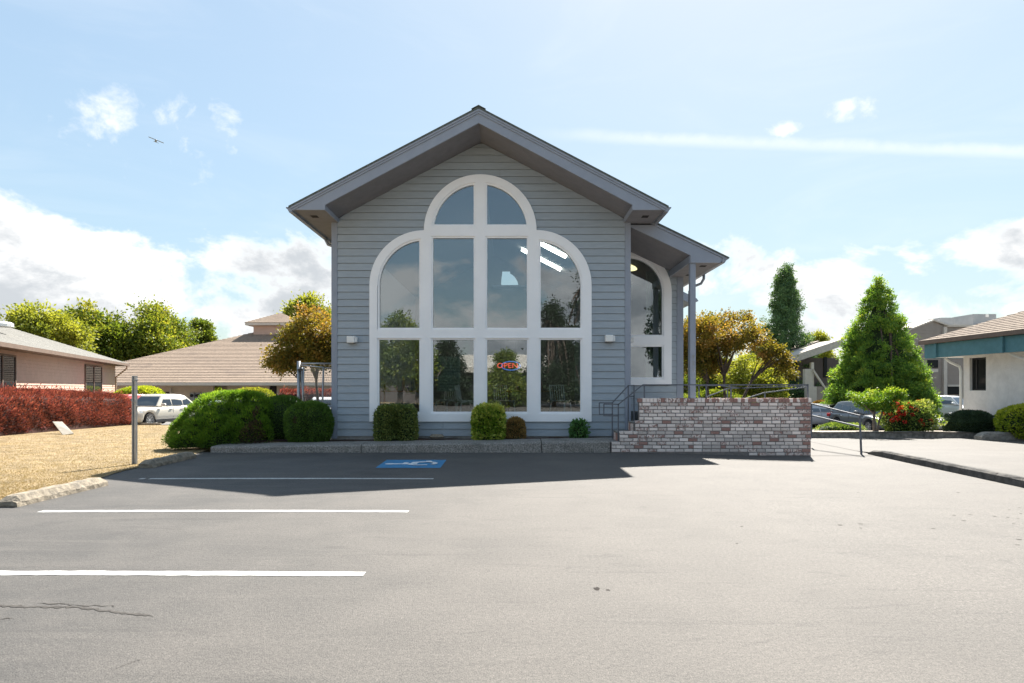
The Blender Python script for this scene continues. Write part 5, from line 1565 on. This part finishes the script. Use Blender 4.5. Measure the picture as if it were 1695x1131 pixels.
# shrubs along the left end of the front
bush('round_shrub', 'tightly clipped dark green round shrub against the left corner of the grey building', 'shrub', (PX(512, 16.35), 16.35, .16), .56, .55, .98, 'leaf_clipped', n=20000, size=.045, asp=.4, p=2.7, lump=.035, lf=6., seed=3, dead=(-.18, -.5, .55, .06, .2, .12))
bush('dark_shrub', 'dark green shrub squeezed between the big fluffy shrub and the round one', 'shrub', (PX(466, 17.2), 17.2, .1), .62, .8, 1.18, 'leaf_clipped', n=20000, size=.05, asp=.3, p=2.4, lump=.08, up=.6, seed=5, tshift=-.05)
def big_shrub():
    ox, oy = -7.0, 15.9
    t = thing('spreading_conifer', 'big bright green fluffy spreading shrub with a brown dead patch at its right side', 'shrub', (ox, oy, .05))
    rng = np.random.default_rng(9)
    pxs = [277, 284, 296, 312, 330, 345, 370, 400, 424, 437, 442]
    tops = [740, 722, 706, 686, 668, 655, 651, 650, 652, 658, 690]
    fronts = [15.75, 15.55, 15.40, 15.38, 15.45, 15.52, 15.60, 15.68, 15.72, 15.85, 16.2]
    backs = [15.95, 16.2, 16.4, 16.7, 17.0, 17.1, 17.2, 17.2, 17.2, 17.1, 16.9]
    blobs = []
    for k in range(230):
        px = rng.uniform(290, 440); yf = np.interp(px, pxs, fronts); yb = np.interp(px, pxs, backs)
        u = rng.random()
        ztop = PZ(np.interp(px, pxs, tops), (yf + yb) / 2 - .2)
        r = rng.uniform(.13, .27); rz = r * rng.uniform(.6, 1.0); yf += rng.uniform(-.05, .14)
        if u < .62:       # front and flank
            v = rng.random() ** .8; Y = yf + .55 * v ** 3 + r; z = .08 + (ztop - .30) * v
        else:             # top
            w = rng.random(); Y = yf + .45 + (yb - yf - .5) * w; z = ztop - rz * .8 - .10 * w
        blobs.append((PX(px, Y) - ox, Y - oy, max(.06, z - .05), r, r, rz))
    B0 = np.array(blobs); n = 90000; B = B0[rng.integers(0, len(blobs), n)]
    D = nrm(rng.normal(size=(n, 3)) + (-.05, -.3, .35)); C = B[:, :3] + D * B[:, 3:] * (1.05 - .35 * rng.random(n) ** 2)[:, None]
    ok = C[:, 2] > .0
    for bl in blobs: ok &= (np.linalg.norm((C - np.array(bl[:3])) / np.array(bl[3:]), axis=1) > .72)
    C, D, B = C[ok], D[ok], B[ok]; n = len(C)
    spray = nrm(D * .9 + np.array([-.22, -.12, .62]) + rng.normal(size=(n, 3)) * .32)
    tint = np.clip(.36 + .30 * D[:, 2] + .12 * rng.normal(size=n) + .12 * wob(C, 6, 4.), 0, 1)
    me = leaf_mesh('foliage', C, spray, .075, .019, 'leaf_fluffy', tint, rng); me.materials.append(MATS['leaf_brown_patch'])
    dx = (C[:, 0] - (PX(416, 15.7) - ox)) / .27; dz = (C[:, 2] - .28) / .36
    d2 = np.sqrt(dx ** 2 + dz ** 2) + .4 * wob(C, 4, 6); d3 = np.abs((C[:, 0] - (PX(418, 15.8) - ox)) / .06) + .35 * wob(C, 14, 6) + (C[:, 2] < .5) + (C[:, 2] > 1.0)
    me.polygons.foreach_set('material_index', (((d2 < 1) | (d3 < 1)) & (C[:, 1] < .25) & (rng.random(n) < .8)).astype(np.int32))
    link('foliage', me, t, local=True)
    b = MB(); V = []; m = 18
    for i in range(m + 1):
        px = 281 + (437 - 281) * i / m; yf = np.interp(px, pxs, fronts) + .28; yb = np.interp(px, pxs, backs) - .15; zt_ = PZ(np.interp(px, pxs, tops), (yf + yb) / 2) - .24
        zt_ = max(.1, zt_); X = PX(px, (yf + yb) / 2) - ox
        for (Y, z) in ((yf, 0), (yf + .02, zt_ * .55), (yf + .25, zt_ * .9), ((yf + yb) / 2, zt_), (yb, zt_ * .85), (yb, 0)): V.append((X, Y - oy, z))
    b.v = V
    for i in range(m):
        for q in range(5): b.f.append((i * 6 + q, i * 6 + q + 1, (i + 1) * 6 + q + 1, (i + 1) * 6 + q))
    b.f += [tuple(range(6)), tuple(m * 6 + q for q in range(6))]
    b.build('twigs', 'core_green', t, local=True, smooth=True)
big_shrub()
bush('box_shrub', 'olive green boxy shrub in front of the leftmost lower pane', 'shrub', (PX(655, 16.2), 16.2, .19), .51, .33, .86, 'leaf_olive', n=9000, size=.062, p=4.2, lump=.06, lf=7., seed=13, spread=1.0, tshift=.08)
bush('box_shrub', 'yellow green variegated boxy shrub below the window centre', 'shrub', (PX(809, 16.15), 16.15, .20), .37, .31, .84, 'leaf_variegated', n=5200, size=.085, asp=.7, p=4., lump=.06, lf=7., seed=14, spread=1.0, yellow=.6, tshift=.04)
bush('dwarf_shrub', 'small bronze brown dome shrub next to the variegated one', 'shrub', (PX(853, 16.2), 16.2, .2), .24, .22, .54, 'leaf_bronze', n=4200, size=.05, asp=.4, p=2.8, lump=.07, lf=7., seed=15, spread=1.0)
bush('small_plant', 'small loose green plant below the rightmost lower pane', 'plant', (PX(958, 16.25), 16.25, .22), .21, .2, .46, 'leaf_fresh', n=900, size=.085, asp=.5, p=2.0, lump=.25, lf=6., seed=16, spread=3.2)

# red barberry hedge along the pink house
def hedge(name, label, p0, p1, w, h0, h1, seed, n, size=.12, zoff=.0, leaf='leaf_red'):
    rng = np.random.default_rng(seed); p0, p1 = np.array(p0), np.array(p1); L = np.linalg.norm(p1 - p0); d = (p1 - p0) / L; nn = np.array([-d[1], d[0]])
    t = thing(name, label, 'hedge', (p0[0], p0[1], float(gz(p0[0], p0[1]))))
    u = rng.random(n) * (L + .8) - .2; a = rng.random(n) * 2 * pi
    hh = h0 + (h1 - h0) * np.clip(u / L, 0, 1)
    e = np.sqrt(np.clip(1 - np.clip((u - L + .3) / 1.1, 0, 1) ** 2, 0, 1))
    pw = 3.4; ca, sa = np.cos(a), np.sin(a); rad = 1 / (np.abs(ca) ** pw + np.abs(sa) ** pw) ** (1 / pw)
    y = ca * rad * w / 2 * e; z = hh * .5 + sa * rad * hh * .5 * (.35 + .65 * e)
    Q = np.stack([u, y, z], 1); wb_ = wob(Q, seed, 2.2); wb2 = wob(Q, seed + 1, 6.)
    dep = rng.random(n) ** 2
    y *= 1 + .10 * wb_ + .05 * wb2 - .25 * dep; z = z * (1 + .035 * wb_ + .02 * wb2) - .06 * dep * hh
    z += (rng.random(n) < .045) * (sa > .6) * rng.random(n) * .22
    X = p0[0] + d[0] * u + nn[0] * y; Y = p0[1] + d[1] * u + nn[1] * y
    Z = np.maximum(z, .03) + gz(X, Y) + zoff
    C = np.stack([X, Y, Z], 1)
    D = np.stack([nn[0] * ca * .5, nn[1] * ca * .5, .55 + sa * .4], 1) + np.array([.28, -.12, .1]) + rng.normal(size=(n, 3)) * .33
    tint = np.clip(.38 + .28 * (z / hh - .5) + .16 * rng.normal(size=n) + .16 * wb2 + .10 * (u > L - 1.0), 0, 1)
    me = leaf_mesh('foliage', C - np.array(t.location), D, size, size * .26, leaf, tint, rng)
    link('foliage', me, t, local=True)
    b = MB(); V = []
    m = 24
    for i in range(m + 1):
        uu = (L + .35) * i / m - .1; ee = sqrt(max(.05, 1 - max(0, (uu - L + .3) / 1.1) ** 2)); H = h0 + (h1 - h0) * i / m
        c_ = p0 + d * uu; zb = float(gz(c_[0], c_[1])) + zoff
        for (q, r_) in ((-.42, 0), (-.42, .80), (-.30, .88), (.30, .88), (.42, .80), (.42, 0)):
            V.append((c_[0] + nn[0] * q * w * ee - t.location.x, c_[1] + nn[1] * q * w * ee - t.location.y, zb + r_ * H * (.3 + .7 * ee) - t.location.z))
    b.v = V
    for i in range(m):
        for q in range(5): b.f.append((i * 6 + q, i * 6 + q + 1, (i + 1) * 6 + q + 1, (i + 1) * 6 + q))
    b.f += [tuple(range(6)), tuple(m * 6 + q for q in range(6))]
    b.build('twigs', 'core_red', t, local=True)
    return t
hedge('barberry_hedge', 'long red barberry hedge along the lawn in front of the pink house', (-16.2, 15.0), (-20.1, 32.6), 1.7, 1.55, 1.56, 21, 78000, .12)
hedge('barberry_hedge', 'short orange red hedge far behind the chain link gate', (PX(470, 46), 46), (PX(585, 46), 46), 1.2, 2.2, 2.2, 22, 9000, .2)
bush('round_hedge', 'bright lime green rounded shrub behind the red minivan', 'shrub', gp(229, 46), 1.85, 1.2, 2.35, 'leaf_lime', n=11000, size=.16, p=3., lump=.05, seed=31, yellow=.4)
bush('round_hedge', 'clipped green rounded shrub at the tan hall wall, above the big fluffy shrub', 'shrub', gp(418, 48), 1.55, 1.1, 2.35, 'leaf_maple', n=10000, size=.13, p=3.4, lump=.04, seed=32, yellow=.8)

# dogwoods: one each side of the grey building
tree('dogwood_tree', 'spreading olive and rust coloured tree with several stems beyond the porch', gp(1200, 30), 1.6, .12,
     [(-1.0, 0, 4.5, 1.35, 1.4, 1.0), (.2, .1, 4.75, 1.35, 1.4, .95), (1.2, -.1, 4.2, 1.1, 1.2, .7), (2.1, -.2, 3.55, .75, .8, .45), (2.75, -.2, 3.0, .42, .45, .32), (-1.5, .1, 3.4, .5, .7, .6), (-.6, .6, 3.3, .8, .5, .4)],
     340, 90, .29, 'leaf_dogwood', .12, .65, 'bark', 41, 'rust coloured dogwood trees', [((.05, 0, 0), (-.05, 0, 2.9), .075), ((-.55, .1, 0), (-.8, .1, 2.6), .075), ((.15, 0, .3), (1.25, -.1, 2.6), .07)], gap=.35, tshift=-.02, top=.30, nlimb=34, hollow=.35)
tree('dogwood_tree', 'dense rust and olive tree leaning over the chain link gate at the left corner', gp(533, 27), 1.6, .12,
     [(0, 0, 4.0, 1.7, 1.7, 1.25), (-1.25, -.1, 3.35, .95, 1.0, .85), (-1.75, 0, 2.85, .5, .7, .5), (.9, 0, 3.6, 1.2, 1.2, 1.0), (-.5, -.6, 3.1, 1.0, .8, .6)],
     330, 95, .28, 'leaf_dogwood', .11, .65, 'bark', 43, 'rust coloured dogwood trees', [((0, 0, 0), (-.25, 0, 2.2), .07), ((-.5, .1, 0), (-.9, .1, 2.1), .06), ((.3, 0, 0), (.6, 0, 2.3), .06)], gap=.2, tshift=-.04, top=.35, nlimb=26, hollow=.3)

# far trees on the west side
GW = 'trees beyond the neighbouring roofs'
def broad(px, top, wpx, Y, label, leaf, seed, n=300, ts=0., base=None):
    x, y, z = gp(px, Y); H = PZ(top, Y) - z; R = wpx / 2 / F * Y
    bl = [(0, 0, H * .60, R * .86, R * .86, H * .34), (-R * .45, .2, H * .5, R * .55, R * .6, H * .28), (R * .45, -.2, H * .52, R * .55, R * .6, H * .28), (0, 0, H * .78, R * .55, R * .55, H * .21), (R * .1, -.3, H * .36, R * .8, R * .7, H * .2)]
    return tree('broadleaf_tree', label, (x, y, z), H * .34, R * .09, bl, n, 130, R * .20, leaf, .022 * H + .07, .6, 'bark_grey', seed, GW, gap=.3, tshift=ts, top=.25, hollow=.55)
broad(72, 505, 150, 62, 'yellow green broad tree above the pink house roof, leftmost of the row', 'leaf_maple_yellow', 51)
broad(158, 494, 112, 72, 'tall green broad tree behind the yellow green one', 'leaf_maple', 52)
broad(252, 508, 150, 76, 'broad olive green tree in the middle of the row above the tiled roof', 'leaf_maple', 53, 360, .08)
broad(333, 527, 66, 84, 'small green tree at the foot of the tiled roof slope', 'leaf_maple', 54, 200, -.1)
broad(508, 490, 110, 92, 'yellow tinted tree rising behind the roof cupola', 'leaf_maple_yellow', 55, 240, -.1)
# east side
broad(1238, 588, 110, 50, 'bright yellow green tree behind the rust coloured tree', 'leaf_maple_yellow', 56, 260, .1)
broad(1160, 570, 100, 56, 'green tree behind the porch post', 'leaf_maple', 57, 260)
broad(1352, 546, 60, 95, 'distant yellow green tree beside the poplar', 'leaf_maple_yellow', 58, 160)
# poplar: upright plumes
x, y, z = gp(1300, 58); Hp = PZ(428, 58) - z
rng_ = random.Random(5); bl = []
for k in range(150):
    f = rng_.random(); a = rng_.uniform(0, 6.28); zz = Hp * (.05 + .84 * f); R = 3.5 * min(1, 1.08 - f) ** .9 * sqrt(rng_.random())
    bl.append((R * cos(a), R * sin(a), zz, .34 + .2 * (1 - f), .34 + .2 * (1 - f), 1.15))
bl += [(0, 0, Hp * .93, .22, .22, .8), (.45, 0, Hp * .87, .3, .3, .9), (-.5, 0, Hp * .84, .3, .3, .9)]
for k in range(14):
    a = rng_.uniform(0, 6.28); bl.append((2.5 * cos(a), 2.0 * sin(a), rng_.uniform(1.0, 5.5), .9, .8, 1.3))
tree('poplar_tree', 'tall narrow dark green poplar between the rust coloured tree and the conifer', (x, y, z), Hp * .8, .2, bl, 2100, 62, .27, 'leaf_poplar', .16, .5, 'bark_grey', 61, gap=.0, droop=-.5, top=.15, nlimb=3, hollow=.2, outward=.5)
# fluffy cone conifer
x, y, z = gp(1455, 42); Hc = PZ(459, 42) - z; bl = []
for k in range(430):
    f = rng_.random() ** 1.35; a = k * 2.39996; zz = Hc * (.075 + .905 * f); R = 3.25 * (1 - f) ** .80 * (1. if f > .05 else .9) * (.62 + .38 * sqrt(rng_.random()))
    s_ = .14 + .46 * (1 - f)
    bl.append((R * cos(a), R * sin(a), zz, s_, s_, .24 + .32 * (1 - f)))
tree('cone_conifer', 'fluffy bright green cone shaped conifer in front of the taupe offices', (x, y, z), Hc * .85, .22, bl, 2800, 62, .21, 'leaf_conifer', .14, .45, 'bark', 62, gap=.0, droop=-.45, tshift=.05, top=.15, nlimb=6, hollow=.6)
b = MB().lathe([(0, Hc * .04), (2.3, Hc * .10), (2.0, Hc * .3), (1.0, Hc * .62), (0, Hc * .88)], 16).build('inner_twigs', 'core_green', bpy.data.objects['cone_conifer'], local=True)
# small topiary tree, roses, shrubs in the gravel bed
x, y, z = gp(1448, 22.5, .17)
tree('topiary_tree', 'small flat topped tree with bare forked trunk in the gravel bed', (x, y, z), .75, .055, [(-.05, 0, 1.25, .72, .6, .22), (-.45, 0, 1.28, .42, .4, .2), (.55, 0, 1.36, .36, .4, .15), (-.2, 0, 1.02, .4, .4, .2), (.3, 0, 1.02, .35, .4, .2)],
     150, 55, .13, 'leaf_variegated', .07, .6, 'bark_grey', 71, stems=[((0, 0, 0), (-.02, 0, .7), .055), ((.1, .02, 0), (.3, 0, .8), .035)], gap=.2, tshift=-.18, top=.6, nlimb=12, hollow=.3)
rs = bush('rose_bush', 'rose bush with red blooms beside the small topiary tree', 'rose bush', gp(1500, 22.9, .17), .95, .75, 1.12, 'leaf_rose', n=6500, size=.08, asp=.6, p=2.1, lump=.22, lf=5., seed=72, spread=2.0, yellow=.3)
def roses():
    rng = np.random.default_rng(8); C = []; D = []
    for k in range(38):
        d = nrm(np.array([[rng.uniform(-1, .6), -abs(rng.normal()) * .8 - .1, rng.uniform(-.5, 1)]]))[0]; c = d * np.array([.95, .75, .60]) + np.array([0, 0, .5])
        if k < 16: c = np.array([rng.uniform(-.75, .55), rng.uniform(-.5, .1), rng.uniform(.85, 1.22)])
        for q in range(26):
            e = rng.normal(size=3); e /= np.linalg.norm(e); C.append(c + e * .03); D.append(e + (0, 0, .4))
    return leaf_mesh('blooms', np.array(C), np.array(D), .055, .05, 'petal_red', rng.random(len(C)), rng)
link('blooms', roses(), rs, local=True)
bush('dark_round_shrub', 'dark blue green round shrub at the far corner of the stucco wall', 'shrub', gp(1606, 22.6, .1), .82, .7, .80, 'leaf_dark', n=12000, size=.075, asp=.3, p=2.2, lump=.08, lf=6., up=.5, seed=73, spread=1.)
bush('ball_shrub', 'yellow green ball shrub at the right edge of the photo against the stucco wall', 'shrub', gp(1700, 20.9, .12), .82, .7, .98, 'leaf_lime', n=8000, size=.08, p=2.3, lump=.08, lf=6., seed=74, yellow=.5)
bush('low_shrub', 'low green ground shrub behind the two bar ramp rail', 'shrub', gp(1392, 29.5), 1.1, .6, .5, 'leaf_rose', n=5000, size=.08, p=2.2, lump=.15, seed=75, spread=1.2)
bush('low_shrub', 'yellow green low shrub peeking beside the topiary trunk', 'shrub', gp(1412, 40), .9, .7, 1.6, 'leaf_lime', n=4000, size=.10, p=2.2, lump=.12, seed=76, spread=1.2)
bush('low_shrub', 'brown purple shrub below the outdoor stair of the taupe offices', 'shrub', gp(1362, 48), 1.1, .8, 1.5, 'leaf_bronze', 'core_red', n=4000, size=.12, p=2.2, lump=.1, seed=77, tshift=-.3)
bush('low_shrub', 'green shrub thicket under the rust coloured tree', 'shrub', gp(1180, 42), 3.2, 1., 2.2, 'leaf_maple', n=9000, size=.16, p=2.2, lump=.2, seed=78, spread=1.4)
bush('low_shrub', 'dark green thicket at the foot of the poplar', 'shrub', gp(1290, 54), 3.4, 1., 2.6, 'leaf_poplar', n=9000, size=.18, p=2.2, lump=.2, seed=79, spread=1.4)
# a wood far away closes the horizon
def woods():
    rng = np.random.default_rng(90); n = 60000
    a = np.radians(rng.uniform(-75, 75, n)); R = rng.uniform(150, 175, n); X = R * np.sin(a); Y = R * np.cos(a)
    H = 6.5 + 2.2 * np.sin(a * 37) + 1.5 * np.sin(a * 91 + 1); Z = rng.random(n) ** .8 * H - 1
    C = np.stack([X, Y, Z], 1); D = rng.normal(size=(n, 3)) + (0, -.5, .3)
    return leaf_mesh('distant_woods', C, D, 1.3, .9, 'leaf_maple', np.clip(.35 + .2 * rng.normal(size=n), 0, 1), rng)
o = stuff(link('distant_woods', woods())); o['label'] = 'band of trees closing the horizon'
# trees across the street behind the camera: they show as reflections in the window wall
GB = 'trees mirrored in the window wall'
def mirror(px, Yv): return (PX(px, Yv), 2 * YF - Yv)
mx, my = mirror(662, 54)
bl = [(0, 0, 4.6, 2.6, 2.2, 2.6), (-1.4, 0, 3.4, 1.9, 1.6, 1.9), (1.2, 0, 3.2, 1.8, 1.6, 1.8), (.5, 0, 6.6, 1.3, 1.3, 1.2)]
tree('broadleaf_tree', 'green broad tree showing as a reflection in the leftmost lower pane', (mx, my, 0), 3., .22, bl, 260, 70, .5, 'leaf_maple', .24, .6, 'bark', 81, GB, gap=.3, nlimb=20)
def fir(px, Yv, H, Rb, label, seed, leaf='leaf_darkfir'):
    mx, my = mirror(px, Yv); bl = []; r_ = random.Random(seed)
    for k in range(90):
        f = r_.random() ** 1.2; a = r_.uniform(0, 6.28); R = Rb * (1 - f) ** .9 + .1
        bl.append((R * cos(a) * .75, R * sin(a) * .75, H * (.08 + .9 * f), .5 + .5 * (1 - f), .5 + .5 * (1 - f), .35))
    return tree('fir_tree', label, (mx, my, 0), H * .9, .25, bl, 420, 55, .42, leaf, .26, .35, 'bark', seed, GB, gap=.0, droop=.25, nlimb=24, hollow=.2)
fir(975, 56, 13.2, 3.6, 'tall dark fir showing as a reflection in the rightmost panes', 82)
fir(915, 52, 8.6, 2.6, 'shorter dark fir in the reflection beside the tall one', 83)
fir(742, 57, 5.6, 1.7, 'dark fir showing as a reflection behind the hanging notice', 84)
fir(836, 50, 4.2, .9, 'slim green fir in the reflection below the neon sign', 85, 'leaf_maple')

def side_tree():
    mx, my = PX(1104, 55), 2 * YW - 55
    bl = [(0, 0, 6.2, 1.5, 1.5, 3.6), (.7, 0, 4.2, 1.9, 1.6, 2.4), (.2, 0, 9.0, .8, .8, 1.7)]
    tree('broadleaf_tree', 'dark tall tree showing as a reflection in the arched window of the wing', (mx, my, 0), 4., .2, bl, 260, 60, .45, 'leaf_darkfir', .24, .5, 'bark', 86, GB, gap=.2, nlimb=16)
side_tree()
